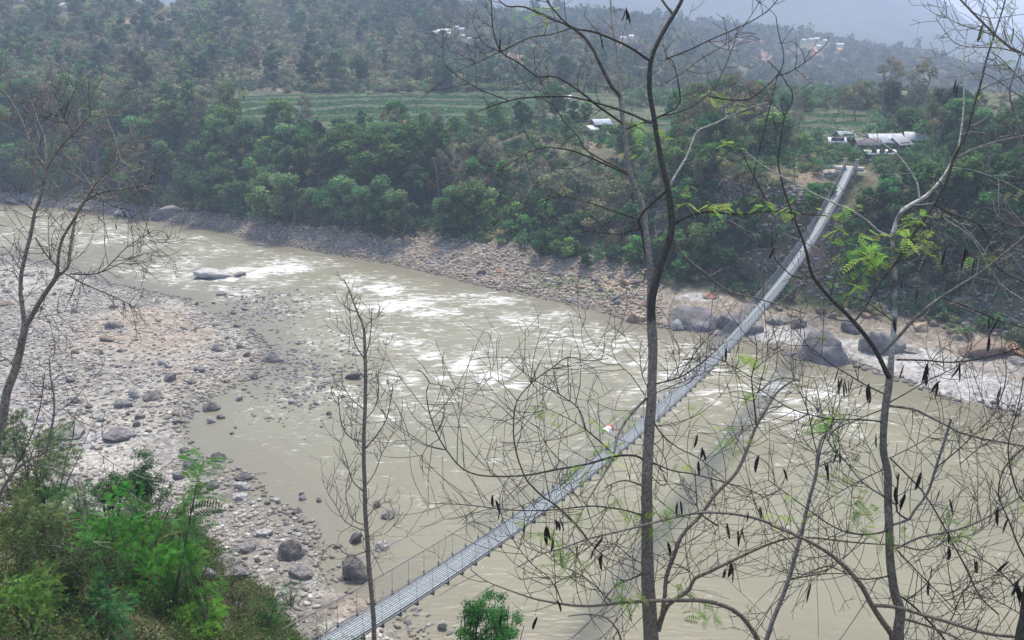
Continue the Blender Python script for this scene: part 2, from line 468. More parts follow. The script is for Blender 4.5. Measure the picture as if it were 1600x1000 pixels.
def pebbly(m):
    N, L = m.node_tree.nodes, m.node_tree.links
    b = next(n for n in N if n.type == 'BSDF_PRINCIPLED'); sc = next(n for n in N if n.type == 'VECT_MATH'); tc = next(n for n in N if n.type == 'TEX_COORD')
    src = sc.outputs[0]; h = []
    for scale, lo, hi in ((2.6, .72, 1.25), (6.5, .75, 1.22)):
        v = N.new('ShaderNodeTexVoronoi'); v.inputs['Scale'].default_value = scale; L.new(tc.outputs['Object'], v.inputs['Vector'])
        sx = N.new('ShaderNodeSeparateColor'); L.new(v.outputs['Color'], sx.inputs['Color'])
        mr = N.new('ShaderNodeMapRange'); mr.inputs['To Min'].default_value = lo; mr.inputs['To Max'].default_value = hi; L.new(sx.outputs[0], mr.inputs['Value'])
        mu = N.new('ShaderNodeVectorMath'); mu.operation = 'SCALE'; L.new(src, mu.inputs[0]); L.new(mr.outputs['Result'], mu.inputs['Scale']); src = mu.outputs['Vector']
        h.append(v.outputs['Distance'])
    L.new(src, b.inputs['Base Color'])
    ad = N.new('ShaderNodeMath'); ad.operation = 'ADD'; L.new(h[0], ad.inputs[0]); L.new(h[1], ad.inputs[1])
    bp = N.new('ShaderNodeBump'); bp.invert = True; bp.inputs['Strength'].default_value = .5; bp.inputs['Distance'].default_value = .1
    L.new(ad.outputs[0], bp.inputs['Height']); L.new(bp.outputs['Normal'], b.inputs['Normal'])


pebbly(GM)
ground = mk('ground', np.stack([gx, gy, gz], 1), [gq], GM, ground_colour(gx, gy, gz), smooth=True)
tag(ground, kind='structure')

# distant mountains, a ridge line falling to the right
def mountain():
    az = np.linspace(-0.95, 0.95, 190)
    pxs = 800 + 1371 * az
    ry = np.interp(pxs, [-700, 100, 500, 900, 1200, 1441, 1520, 1600, 1700, 2200], [-330, -240, -260, -230, -120, 4, 40, 62, 70, 30])
    ry = ry + (fbm(pxs / 90, pxs * 0 + 3, 91) - .5) * 40
    V = []; rows = np.linspace(0, 1, 40)
    for t in rows:
        r = 1150 + 950 * t
        top = H + 2100 * np.tan(np.arctan((500 - ry) / F) - PITCH)
        zz = -5 + (top + 5) * t ** 1.1 + (fbm(az * 22 + t * 3, t * 9 + az * 4, 93) - .5) * 80 * t * (1 - t) * 2
        th = np.arctan(az)
        V.append(np.stack([r * np.sin(th), r * np.cos(th), zz], 1))
    n = len(az)
    i = np.arange(len(rows) - 1)[:, None] * n; j = np.arange(n - 1)[None]
    Q = np.stack([i + j, i + j + 1, i + n + j + 1, i + n + j], -1).reshape(-1, 4)
    V = np.concatenate(V)
    c = np.array([0.07, 0.085, 0.06])[None] * (0.7 + 0.6 * fbm(V[:, 0] / 160, V[:, 1] / 160, 95))[:, None]
    tag(mk('mountain_range', V, [Q], GM, c, smooth=True), kind='structure')


mountain()

# ------------------------------------------------------------------ river
RAP = [(400, 424, 70, 10, 1), (450, 420, 40, 8, 1), (350, 436, 45, 5, .8), (290, 430, 35, 5, .5), (440, 440, 25, 8, .5), (360, 465, 40, 6, .5), (190, 372, 40, 6, .6),
       (110, 366, 40, 5, .5), (60, 335, 40, 3, .5), (240, 385, 40, 6, .5), (310, 400, 50, 6, .45), (490, 410, 45, 8, .5), (560, 440, 45, 12, .7), (600, 455, 50, 16, .8),
       (630, 475, 60, 16, 1), (680, 488, 50, 9, 1.0), (580, 480, 40, 10, .7), (720, 465, 50, 8, .8), (770, 470, 50, 7, .7), (820, 505, 45, 8, .85), (870, 487, 40, 5, .6),
       (740, 500, 40, 6, .5), (640, 540, 45, 16, .7), (680, 558, 45, 16, .8), (725, 572, 28, 14, 1), (690, 590, 40, 12, .6), (770, 590, 40, 13, .95), (815, 600, 28, 9, 1),
       (620, 600, 45, 18, .6), (640, 640, 60, 16, .65), (600, 650, 40, 12, .6), (690, 650, 40, 12, .5), (705, 625, 40, 10, .5), (765, 716, 16, 6, .7), (670, 700, 30, 6, .3),
       (1245, 648, 45, 9, .8), (1190, 605, 40, 8, .5), (1125, 582, 22, 12, .8), (1100, 600, 20, 8, .6), (1300, 620, 50, 8, .5), (1400, 645, 60, 6, .5), (1150, 575, 30, 6, .4),
       (500, 540, 40, 10, .2), (470, 600, 70, 14, .2), (900, 520, 60, 8, .3), (950, 540, 60, 10, .25), (880, 560, 60, 10, .3), (520, 415, 40, 6, .5), (150, 350, 60, 4, .35),
       (430, 400, 60, 6, .4), (480, 450, 30, 6, .4)]


def water():
    A = np.radians(np.linspace(-55, 60, 760)); R = np.concatenate([np.linspace(20, 230, 560), np.geomspace(235, 900, 30)])
    x, y, Q = polar_grid(A, R, 0, -5)
    k1 = sdist(x, y, FARP); k2 = sdist(x, y, NEARP)
    ok = (k1 < 6) & (k2 < 6)
    keep = ok[Q].any(1)
    Q = Q[keep]; used = np.unique(Q); re = np.full(len(x), -1); re[used] = np.arange(len(used)); Q = re[Q]
    x, y, k1, k2 = x[used], y[used], k1[used], k2[used]
    mask = np.zeros(len(x))
    for px, py, rx, ry, s in RAP:
        rx *= 1.3; ry *= 1.35
        c = at_z(px, py, 0); Z = proj(c)[2]
        c2 = at_z(px, py - ry, 0); rr = np.hypot(*(c2 - c)[:2]); rt = rx * Z / F
        dv = c[:2] / np.hypot(*c[:2])
        ex = (x - c[0]) * dv[0] + (y - c[1]) * dv[1]; et = -(x - c[0]) * dv[1] + (y - c[1]) * dv[0]
        mask = np.maximum(mask, s * np.exp(-1.1 * ((ex / rr) ** 2 + (et / rt) ** 2)))
    up = sstep(40, 90, y)         # lively water upstream, calm near the camera
    mask = np.maximum(mask, 0.74 * up * fbm(x / 8, y / 8, 71) * sstep(1, 6, -np.maximum(k1, k2)))
    mask = mask * (0.35 + 1.15 * fbm(x / 2.6, y / 2.6, 79))
    fl = np.array([0.80, -0.6]); u = x * fl[0] + y * fl[1]; v = -x * fl[1] + y * fl[0]
    wv = (fbm(u / 1.6, v / 0.9, 73) - .5)
    z = 0.0 + wv * (0.03 + 0.75 * mask)
    shallow = sstep(0, 9, -np.maximum(k1, k2))
    base = np.array([0.19, 0.177, 0.118])[None] * (0.80 + 0.40 * (.6 * fbm(u / 30, v / 7, 75) + .4 * fbm(u / 9, v / 2.2, 76)))[:, None]
    sh = np.array([0.165, 0.15, 0.105])
    c = sh + (base - sh) * shallow[:, None]
    o = mk('river', np.stack([x, y, z], 1), [Q], None, c, smooth=True)
    fa = o.data.attributes.new('Foam', 'FLOAT', 'POINT'); fa.data.foreach_set('value', mask.astype(np.float32))
    m, nt, N, L = newmat('river_water')
    out = N.new('ShaderNodeOutputMaterial'); b = N.new('ShaderNodeBsdfPrincipled')
    b.inputs['Roughness'].default_value = 0.22; b.inputs['IOR'].default_value = 1.33
    col = N.new('ShaderNodeAttribute'); col.attribute_name = 'Col'
    fo = N.new('ShaderNodeAttribute'); fo.attribute_name = 'Foam'
    tc = N.new('ShaderNodeTexCoord'); mp = N.new('ShaderNodeMapping')
    mp.inputs['Rotation'].default_value = (0, 0, math.radians(36.9)); mp.inputs['Scale'].default_value = (0.5, 1.55, 1)
    L.new(tc.outputs['Object'], mp.inputs['Vector'])
    n1 = N.new('ShaderNodeTexNoise'); n1.inputs['Scale'].default_value = 0.95; n1.inputs['Detail'].default_value = 10; n1.inputs['Roughness'].default_value = 0.74
    n1.inputs['Distortion'].default_value = 0.8
    L.new(mp.outputs['Vector'], n1.inputs['Vector'])
    # foam = smoothstep(noise + 0.42*mask - threshold)
    s1 = N.new('ShaderNodeMath'); s1.operation = 'MULTIPLY_ADD'; s1.inputs[1].default_value = 0.265
    L.new(fo.outputs['Fac'], s1.inputs[0]); L.new(n1.outputs['Fac'], s1.inputs[2])
    mr = N.new('ShaderNodeMapRange'); mr.interpolation_type = 'SMOOTHSTEP'
    mr.inputs['From Min'].default_value = 0.592; mr.inputs['From Max'].default_value = 0.74
    L.new(s1.outputs[0], mr.inputs['Value'])
    mx = N.new('ShaderNodeMix'); mx.data_type = 'RGBA'
    L.new(mr.outputs['Result'], mx.inputs['Factor']); L.new(col.outputs['Color'], mx.inputs['A'])
    mx.inputs['B'].default_value = (0.56, 0.545, 0.50, 1)
    L.new(mx.outputs['Result'], b.inputs['Base Color'])
    rr = N.new('ShaderNodeMapRange'); rr.inputs['To Min'].default_value = 0.32; rr.inputs['To Max'].default_value = 0.8
    L.new(mr.outputs['Result'], rr.inputs['Value']); L.new(rr.outputs['Result'], b.inputs['Roughness'])
    n2 = N.new('ShaderNodeTexNoise'); n2.inputs['Scale'].default_value = 1.5; n2.inputs['Detail'].default_value = 5
    L.new(mp.outputs['Vector'], n2.inputs['Vector'])
    ad = N.new('ShaderNodeMath'); ad.operation = 'MULTIPLY_ADD'; ad.inputs[1].default_value = 0.8
    L.new(mr.outputs['Result'], ad.inputs[0]); L.new(n2.outputs['Fac'], ad.inputs[2])
    bp = N.new('ShaderNodeBump'); bp.inputs['Strength'].default_value = 0.45; bp.inputs['Distance'].default_value = 0.16
    L.new(ad.outputs[0], bp.inputs['Height']); L.new(bp.outputs['Normal'], b.inputs['Normal'])
    L.new(b.outputs['BSDF'], out.inputs['Surface'])
    o.data.materials.append(m)
    tag(o, kind='structure')


water()

# ------------------------------------------------------------------ rocks
def ico(sub):
    import bmesh
    bm = bmesh.new(); bmesh.ops.create_icosphere(bm, subdivisions=sub, radius=1.0)
    V = np.array([v.co[:] for v in bm.verts]); T = np.array([[v.index for v in f.verts] for f in bm.faces]); bm.free()
    return V, T


ICO1, ICO3 = ico(1), ico(4)


def rock_shape(V, seed, cuts=14, rough=0.2):
    r = np.random.RandomState(seed)
    W = V.copy()
    for k in range(cuts):                     # planes chip flat faces off the lump
        n = r.normal(size=3); n /= np.linalg.norm(n); d = r.uniform(0.5, 0.82)
        e = W @ n - d
        W = W - np.maximum(e, 0)[:, None] * n[None] * 0.93
    if rough:
        f = (fbm(W[:, 0] * 2.2 + W[:, 2] * 1.3 + 9, W[:, 1] * 2.2 - W[:, 2] * 1.7, seed, 5) - .5)
        g = np.abs(fbm(W[:, 0] * 4.5 + W[:, 1] * 2.1, W[:, 2] * 4.5 - W[:, 0] * 1.3, seed + 3, 4) - .5)
        W = W * (1 + f[:, None] * 2 * rough - g[:, None] * rough * 1.1)
    return W


ROCKS = []
GREY = (0.20, 0.186, 0.172); DARK = (0.145, 0.133, 0.122); PALE = (0.37, 0.35, 0.325); TAN = (0.38, 0.29, 0.20); RUST = (0.30, 0.18, 0.12); PURP = (0.185, 0.168, 0.165); BROWN = (0.22, 0.165, 0.125)
_rmesh = {}


def rock_mesh(shape, colour, cname, two=None):
    key = (shape, cname)
    if key in _rmesh: return _rmesh[key]
    V = rock_shape(ICO3[0], 100 + shape)
    c = np.tile(np.array(colour), (len(V), 1))
    c = c * (0.75 + 0.5 * fbm(V[:, 0] * 3 + 5, V[:, 1] * 3 + V[:, 2] * 2, 7 + shape))[:, None]
    if two is not None:                       # lower half in a second, darker colour with a wavering upper edge
        w = sstep(-0.15, 0.2, V[:, 2] + (fbm(V[:, 0] * 3, V[:, 1] * 3, 4) - .5) * .5)[:, None]
        c = np.array(two) * (1 - w) + c * w
    o = mk('boulder', V, [ICO3[1]], M_ROCK, c, smooth=True)
    _rmesh[key] = o.data
    COL.objects.unlink(o); bpy.data.objects.remove(o)
    return _rmesh[key]


ROCKPOS = []


def boulder(px, pyb, w, h, cname, label, cat='boulder', group=None, name='boulder', deep=0.8, two=None, rz=None):
    colour = {'grey': GREY, 'dark': DARK, 'pale': PALE, 'tan': TAN, 'rust': RUST, 'purple': PURP, 'brown': BROWN}[cname]
    hh = hit(px, pyb, 30)
    p, Z = hh
    W = w * Z / F / 2; Hh = max(h * Z / F * 0.62, 0.12)
    me = rock_mesh(rs.randint(7), colour, cname + ('2' if two else ''), two)
    o = bpy.data.objects.new(name, me); COL.objects.link(o)
    dv = p[:2] / np.hypot(*p[:2])
    o.location = (p[0] + dv[0] * W * deep * .8, p[1] + dv[1] * W * deep * .8, p[2] + Hh * 0.25)
    o.scale = (W * 1.12, W * deep, Hh)
    o.rotation_euler = (rs.uniform(-.15, .15), rs.uniform(-.15, .15), (math.atan2(-p[0], p[1]) + rs.uniform(-.5, .5)) if rz is None else rz)
    ROCKPOS.append((p[0], p[1], W))
    tag(o, label, cat, group)
    return o


BL = [
    (558, 908, 52, 46, 'dark', 'big dark boulder standing in shallow water beside the bridge walkway, nearest the bare sapling'),
    (607, 812, 30, 16, 'grey', 'flat grey rock in the calm water just right of the bare sapling, upper of two'),
    (556, 850, 26, 20, 'dark', 'small dark rock in the water directly behind the bare sapling'),
    (598, 862, 30, 18, 'pale', 'pale flat rock in the water right of the bare sapling, above the dark boulder'),
    (590, 793, 14, 15, 'dark', 'little dark stone poking from calm water, topmost beside the bare sapling'),
    (528, 858, 14, 8, 'grey', 'tiny grey stone in the water left of the bare sapling'),
    (691, 985, 20, 18, 'pale', 'white rounded rock on the near shore below the bridge walkway'),
    (332, 436, 64, 17, 'pale', 'large smooth pale rock in midstream with white water around it'),
    (374, 433, 26, 8, 'grey', 'low tail rock touching the right end of the pale midstream rock'),
    (345, 462, 18, 7, 'grey', 'low wet rock in the rapids just below the pale midstream rock'),
    (428, 566, 42, 24, 'grey', 'solitary grey block at the tip of the gravel bar where the shallows begin'),
    (552, 594, 36, 14, 'dark', 'dark low rock in the shallows behind the top of the bare sapling'),
    (117, 490, 16, 12, 'dark', 'dark round rock on the pale upper gravel bar near the leaning bare tree'),
    (180, 515, 26, 18, 'grey', 'grey boulder at the top of the pinkish gravel patch'),
    (168, 534, 26, 11, 'brown', 'flat brown rock lying at the left edge of the pinkish gravel patch'),
    (340, 549, 22, 15, 'grey', 'grey boulder at the right edge of the pinkish gravel patch'),
    (266, 597, 26, 17, 'grey', 'rounded grey boulder in the lower middle of the gravel bar'),
    (240, 627, 38, 17, 'dark', 'wide dark boulder above the muddy pool on the gravel bar'),
    (193, 637, 30, 15, 'grey', 'flat grey boulder left of the muddy pool on the gravel bar'),
    (211, 622, 22, 20, 'pale', 'pale upright rock between two flat boulders on the gravel bar'),
    (330, 643, 32, 20, 'dark', 'dark jagged rock at the muddy edge of the gravel bar'),
    (276, 664, 22, 10, 'grey', 'low grey rock in the mud below the dark jagged rock'),
    (112, 598, 20, 12, 'grey', 'grey rock on the gravel bar right of the leaning bare tree trunk'),
    (312, 582, 20, 13, 'grey', 'grey rock on the gravel bar above the wide dark boulder, towards the water'),
    (12, 478, 24, 10, 'brown', 'reddish brown rock on the pale sand at the left edge of the photo'),
    (46, 432, 24, 9, 'grey', 'flat grey rock on the pale sand beside the river, upper left'),
    (105, 688, 80, 26, 'grey', 'broad grey rock slab at the lower left of the gravel bar'),
    (186, 690, 60, 26, 'purple', 'purplish rock slab beside the pale sand patch above the dark bush'),
    (342, 722, 30, 17, 'dark', 'dark wedge shaped rock at the waterline above the near gravel shore'),
    (298, 735, 30, 22, 'grey', 'grey boulder on pale sand right of the dark bush, larger of a pair'),
    (279, 750, 20, 20, 'grey', 'upright grey rock touching the leaves of the dark bush'),
    (289, 709, 20, 12, 'grey', 'small grey rock above the pair of boulders on pale sand'),
    (381, 752, 34, 18, 'dark', 'dark flat rock with a stick beside it at the near waterline'),
    (332, 765, 24, 20, 'grey', 'round grey rock above the feathery sprig'),
    (379, 768, 24, 18, 'pale', 'pale rock just under the dark flat rock at the waterline'),
    (377, 783, 24, 13, 'pale', 'whitish flat rock on the near gravel right of the feathery sprig'),
    (466, 805, 20, 14, 'dark', 'dark rock alone at the water edge of the near gravel shore'),
    (455, 878, 50, 40, 'dark', 'large dark boulder on the near gravel shore left of the bridge cables'),
    (411, 840, 32, 14, 'pale', 'pale flat rock in the middle of the near gravel shore'),
    (386, 866, 32, 18, 'grey', 'grey rock left of the large dark boulder on the near shore'),
    (350, 893, 56, 20, 'grey', 'long grey slab on the near shore beside the feathery shrub'),
    (365, 915, 60, 26, 'purple', 'rugged purplish rock with dry brush on it on the near shore'),
    (470, 905, 44, 24, 'grey', 'grey rock under the large dark boulder on the near shore'),
    (262, 344, 56, 26, 'purple', 'purplish boulder at the far waterline under the riverside wood'),
    (205, 338, 60, 20, 'purple', 'low rock ledge left of the purplish boulder at the far waterline'),
    (140, 330, 70, 18, 'dark', 'dark rock ledge along the far waterline behind the leaning bare tree'),
    (40, 316, 70, 16, 'grey', 'grey rock ledge at the far left waterline'),
    (405, 384, 20, 9, 'grey', 'flat grey rock at the far water edge upstream'),
    (752, 430, 20, 12, 'dark', 'black boulder on the far gravel shore, left of a red one'),
    (781, 427, 18, 9, 'rust', 'red flat rock beside the black boulder on the far shore'),
    (992, 505, 32, 26, 'tan', 'large tan boulder at the waterline just left of the main tree trunk'),
    (895, 474, 24, 13, 'grey', 'grey boulder at the far waterline with green weed above it'),
    (975, 446, 16, 12, 'rust', 'orange boulder in the far rock pile left of the main trunk'),
    (995, 447, 14, 13, 'grey', 'grey rounded boulder in the far rock pile touching the main trunk'),
    (1085, 520, 110, 44, 'purple', 'long purple grey bedrock outcrop at the far waterline right of the main trunk'),
    (1150, 522, 90, 44, 'purple', 'purple grey bedrock outcrop under the bridge walkway'),
    (1060, 516, 22, 20, 'pale', 'pale angular rock against the foot of the bedrock outcrop'),
    (1103, 518, 18, 10, 'dark', 'small dark rock at the water below the bedrock outcrop'),
    (1109, 468, 30, 12, 'rust', 'orange red flat rock on the sand above the bedrock outcrop'),
    (1216, 510, 36, 18, 'grey', 'grey boulder with a pale top right of the bridge walkway'),
    (1238, 497, 22, 13, 'tan', 'tan slab lying on top of the grey boulders right of the bridge'),
    (1247, 514, 32, 20, 'dark', 'bluish dark boulder left of the huge one on the far sand'),
    (1282, 570, 88, 66, 'purple', 'huge rounded purple grey boulder at the edge of the far sand'),
    (1304, 491, 14, 9, 'rust', 'small orange rock up on the far shore above the huge boulder'),
    (1352, 498, 18, 14, 'rust', 'orange rock with a pale top behind the pale right hand trunk'),
    (1378, 556, 66, 56, 'grey', 'tall grey boulder on the far sand behind the right hand trunk'),
    (1438, 520, 28, 26, 'tan', 'yellow tan boulder on the far sand right of the right hand trunk'),
    (1530, 564, 84, 34, 'brown', 'long brown boulder with a tan top lying on the far sand'),
    (1586, 556, 40, 22, 'rust', 'reddish boulder at the right edge behind the long brown boulder'),
    (1590, 572, 40, 16, 'grey', 'grey rock in front of the reddish boulder at the right edge'),
    (1330, 520, 40, 30, 'dark', 'dark rough rock between the huge boulder and the tall grey one'),
    (1420, 553, 40, 10, 'grey', 'low grey rocks half sunk in the far sand'),
]
for b in BL:
    boulder(*b[:6], two=((0.10, 0.09, 0.085) if b[4] in ('brown',) else None))


# medium rocks, many alike
def rock_field(n, poly_fn, sizes, cols, label, group, sep=1.0):
    k = 0; tries = 0
    while k < n and tries < n * 60:
        tries += 1
        px, py = poly_fn()
        h = hit(px, py, 30)
        if not h: continue
        p, Z = h
        s = rs.uniform(*sizes) * rs.uniform(.7, 1.3)
        if any((p[0] - q[0]) ** 2 + (p[1] - q[1]) ** 2 < (sep * (s + q[2])) ** 2 for q in ROCKPOS): continue
        boulder(px, py, 2 * s * F / Z, 1.5 * s * F / Z, cols[rs.randint(len(cols))], label, 'rock', group, 'rock'); k += 1


def seg(pts, dy):
    pts = np.array(pts, float)
    def f():
        x = rs.uniform(pts[0, 0], pts[-1, 0]); return x, np.interp(x, pts[:, 0], pts[:, 1]) + rs.uniform(*dy)
    return f


def box_(x0, x1, y0, y1): return lambda: (rs.uniform(x0, x1), rs.uniform(y0, y1))


rock_field(55, box_(60, 400, 470, 680), (0.25, 0.55), ['grey', 'grey', 'pale', 'brown', 'dark'], 'medium river rock strewn on the pebbly gravel bar at left', 'rocks on the left gravel bar')
rock_field(16, box_(0, 110, 415, 520), (0.25, 0.5), ['grey', 'brown', 'grey'], 'flat rock on the pale sand at the upper left of the gravel bar', 'rocks on the pale sand at left')
rock_field(22, box_(300, 500, 760, 960), (0.16, 0.32), ['grey', 'pale', 'pale', 'pale', 'grey'], 'medium rock among pebbles on the near gravel shore by the bridge', 'rocks on the near gravel shore')
rock_field(16, box_(380, 560, 560, 650), (0.16, 0.34), ['pale', 'pale', 'grey'], 'wet stone breaking the surface in the shallows off the gravel bar', 'stones in the shallows')
rock_field(40, seg([(420, 372), (600, 400), (800, 440), (1000, 485)], (-34, 4)), (0.3, 0.6), ['grey', 'grey', 'tan', 'pale', 'brown'], 'medium rock on the pebbly far shore below the slope', 'rocks on the far gravel shore')
rock_field(28, seg([(900, 440), (1020, 462)], (-14, 28)), (0.4, 0.75), ['tan', 'grey', 'rust', 'pale', 'tan'], 'tan or grey rock in the heap beside the main trunk on the far shore', 'heap of rocks on the far shore')
rock_field(34, seg([(1180, 480), (1320, 490), (1600, 540)], (-28, 10)), (0.35, 0.8), ['grey', 'purple', 'dark', 'brown'], 'dark rough rock on the far shore between sand and green slope', 'rocks above the far sand')
rock_field(14, seg([(1400, 590), (1600, 640)], (-6, 14)), (0.18, 0.35), ['pale', 'pale', 'grey'], 'pale stone at the wet edge of the far sand', 'stones along the edge of the far sand')


def pebbles(name, xy, smin, smax, palette, zoff=0.0, gamma=2.2):
    n = len(xy); V0, T0 = ICO1
    shapes = [rock_shape(V0, 300 + k, 6, 0.0) for k in range(6)]
    s = smin + (smax - smin) * rs.rand(n) ** gamma
    th = rs.rand(n) * 6.283
    z = np.maximum(height(xy[:, 0], xy[:, 1]), zoff)
    sid = rs.randint(6, size=n); pal = np.array(palette); c = pal[rs.randint(len(pal), size=n)] * rs.uniform(.75, 1.2, size=(n, 1))
    wet = np.maximum(sdist(xy[:, 0], xy[:, 1], NEARP), sdist(xy[:, 0], xy[:, 1], FARP))
    c = c * (0.68 + 0.32 * sstep(-.2, 2.0, wet))[:, None]
    for (cx, cy, rt, rr, pc, st) in PATCH:                     # weed grows over the stones too
        if pc[1] > pc[0] and pc[1] > pc[2]:
            w = st * np.exp(-((xy[:, 0] - cx) / rt) ** 2 - ((xy[:, 1] - cy) / rr) ** 2)
            k = rs.rand(n) < w * 1.2
            c[k] = pc * rs.uniform(.8, 1.3, (int(k.sum()), 1))
    base = np.stack(shapes)[sid]                                # n,12,3
    sc = np.stack([s * rs.uniform(.8, 1.3, n), s * rs.uniform(.7, 1.0, n), s * rs.uniform(.4, .75, n)], 1)
    b = base * sc[:, None]
    x = b[..., 0] * np.cos(th)[:, None] - b[..., 1] * np.sin(th)[:, None]; y = b[..., 0] * np.sin(th)[:, None] + b[..., 1] * np.cos(th)[:, None]
    V = np.stack([x + xy[:, :1], y + xy[:, 1:2], b[..., 2] + (z + sc[:, 2] * .25)[:, None]], -1).reshape(-1, 3)
    T = (T0[None] + (np.arange(n) * len(V0))[:, None, None]).reshape(-1, 3)
    o = mk(name, V, [T], M_PEB, np.repeat(c, len(V0), 0))
    tag(o, kind='stuff')
    return o


def scatter(n, x0, x1, y0, y1, cond):
    out = np.zeros((0, 2))
    while len(out) < n:
        p = np.stack([rs.uniform(x0, x1, n * 2), rs.uniform(y0, y1, n * 2)], 1)
        out = np.concatenate([out, p[cond(p[:, 0], p[:, 1])]])
    return out[:n]


def c_left(x, y):
    d = sdist(x, y, NEARP); px, py, Z = proj(np.stack([x, y, x * 0 + .5], 1))
    dens = 0.25 + 0.75 * sstep(0.38, 0.55, fbm(x / 8, y / 8, 151))
    for p in [(30, 440, 90, 22), (150, 715, 60, 22), (250, 690, 60, 26)]:
        dens = dens * (1 - 0.85 * np.exp(-((px - p[0]) / p[2]) ** 2 - ((py - p[1]) / p[3]) ** 2))
    return (d > -0.4) & (px > -60) & (px < 720) & (y > 40) & (rs.rand(len(x)) < dens) & (height(x, y) < 3.2)


GP = [(0.34, 0.322, 0.28), (0.28, 0.262, 0.23), (0.21, 0.195, 0.17), (0.42, 0.396, 0.345), (0.31, 0.255, 0.205), (0.25, 0.232, 0.21), (0.34, 0.288, 0.24)]
pebbles('gravel', scatter(19000, -110, 5, 40, 145, c_left), 0.05, 0.34, GP)


def c_far(x, y):
    d = sdist(x, y, FARP); a = x / y
    b = np.interp(a, _ba, _bb)
    return (d > -0.4) & (d < b * 1.25) & (a > -0.62) & (a < 0.19)


pebbles('shingle', scatter(12000, -100, 40, 85, 190, c_far), 0.12, 0.42, [(0.34, 0.295, 0.235), (0.27, 0.238, 0.20), (0.38, 0.305, 0.225), (0.31, 0.25, 0.19), (0.22, 0.195, 0.168), (0.43, 0.375, 0.295), (0.38, 0.26, 0.165)])


def c_right(x, y):
    d = sdist(x, y, FARP); a = x / y
    m = fbm(x / 7, y / 7, 161)
    return (a > 0.17) & (a < 0.7) & (d > -0.5) & (((d > 14 + m * 5) & (d < 24)) | ((d < 1.2) & (rs.rand(len(x)) < .35)))


pebbles('rubble', scatter(4500, 10, 80, 70, 140, c_right), 0.1, 0.5, [(0.26, 0.24, 0.235), (0.21, 0.195, 0.19), (0.33, 0.30, 0.28), (0.30, 0.24, 0.2)])


def c_shal(x, y):
    px, py, Z = proj(np.stack([x, y, x * 0], 1))
    d = np.maximum(sdist(x, y, NEARP), sdist(x, y, FARP))
    g = np.exp(-((px - 470) / 75) ** 2 - ((py - 590) / 45) ** 2) + np.exp(-((px - 420) / 50) ** 2 - ((py - 480) / 25) ** 2) * .7 + np.exp(-((px - 560) / 80) ** 2 - ((py - 960) / 25) ** 2)
    return (d < 0.2) & (rs.rand(len(x)) < g)


pebbles('shallow_stones', scatter(3600, -60, 0, 40, 120, c_shal), 0.05, 0.34, [(0.25, 0.235, 0.22), (0.33, 0.31, 0.29), (0.2, 0.185, 0.175)], -0.06)

# ------------------------------------------------------------------ foliage
def leaf_quads(P, size, r, flat=0.0, aspect=0.55, nrm=None):
    n = len(P)
    d = r.normal(size=(n, 3)); d /= np.linalg.norm(d, axis=1)[:, None]
    e = r.normal(size=(n, 3))
    if flat: e[:, 2] *= (1 - flat); d[:, 2] *= (1 - flat)
    e = e - (e * d).sum(1)[:, None] * d; e /= np.linalg.norm(e, axis=1)[:, None] + 1e-9
    d /= np.linalg.norm(d, axis=1)[:, None] + 1e-9
    s = size * r.uniform(.65, 1.35, n)[:, None]
    V = np.stack([P - d * s, P - e * s * aspect, P + d * s, P + e * s * aspect], 1).reshape(-1, 3)
    Q = np.arange(n * 4).reshape(n, 4)
    return V, Q


def blob_points(blobs, n, r, shell=0.35):
    B = np.array(blobs); w = B[:, 3] ** 2; w /= w.sum()
    k = r.choice(len(B), n, p=w)
    d = r.normal(size=(n, 3)); d /= np.linalg.norm(d, axis=1)[:, None]
    rad = B[k, 3] * (shell + (1 - shell) * r.rand(n) ** .6) * (0.8 + .35 * r.rand(n))
    return B[k, :3] + d * rad[:, None] * np.array([1, 1, .8]), k


def tree_parts(seed, Ht, spread, nleaf, lsize, colour, cbase=0.3, nblob=19, bark=(0.13, 0.115, 0.10), trunk_r=0.16, jit=0.45):
    r = np.random.RandomState(seed)
    mb = MB()
    top = np.array([r.uniform(-.1, .1) * Ht, r.uniform(-.1, .1) * Ht, Ht * .72])
    P = np.array([[0, 0, -0.8], [0, 0, 0], top * .35 + [r.uniform(-.2, .2), r.uniform(-.2, .2), 0], top * .7, top])
    mb.tube(P, [trunk_r * 1.3, trunk_r * 1.1, trunk_r, trunk_r * .7, trunk_r * .3], 6, bark)
    blobs = []
    for k in range(nblob):
        t = (k + r.rand()) / nblob
        zz = Ht * (cbase + (1 - cbase) * t * .92)
        wid = spread * (math.sin(math.pi * min(max(0.12 + t * .86, 0), 1)) ** .7)
        th = k * 2.4 + r.uniform(-.5, .5); rr = wid * r.uniform(.2, 1.05)
        c = np.array([rr * math.cos(th), rr * math.sin(th), zz])
        blobs.append([*c, spread * r.uniform(.2, .42)])
        s = P[2] + (top - P[2]) * np.clip((zz - P[2][2]) / (top[2] - P[2][2] + 1e-6) * .6, 0, .9)
        m = (s + c) / 2 + [0, 0, -.1 * spread]
        mb.tube([s, m, c], [trunk_r * .45, trunk_r * .3, trunk_r * .12], 4, bark)
    Pn, k = blob_points(blobs, nleaf, r)
    V, Q = leaf_quads(Pn, lsize, r, 0.25)
    bf = r.uniform(.72, 1.28, nblob)[k] * r.uniform(1 - jit, 1 + jit, nleaf)
    hue = r.uniform(-1, 1, nblob)[k]
    C = np.array(colour)[None] * bf[:, None] * np.stack([1 + .15 * hue, 1 + 0 * hue, 1 - .1 * hue], 1)
    return mb, V, Q, np.repeat(C, 4, 0)


def make_tree(seed, *a, name='tree', **kw):
    mb, V, Q, C = tree_parts(seed, *a, **kw)
    root = empty(name, (0, 0, 0))
    mb.build('trunk', M_BARK, root, True)
    mk('crown', V, [Q], M_LEAF, C, root)
    return root


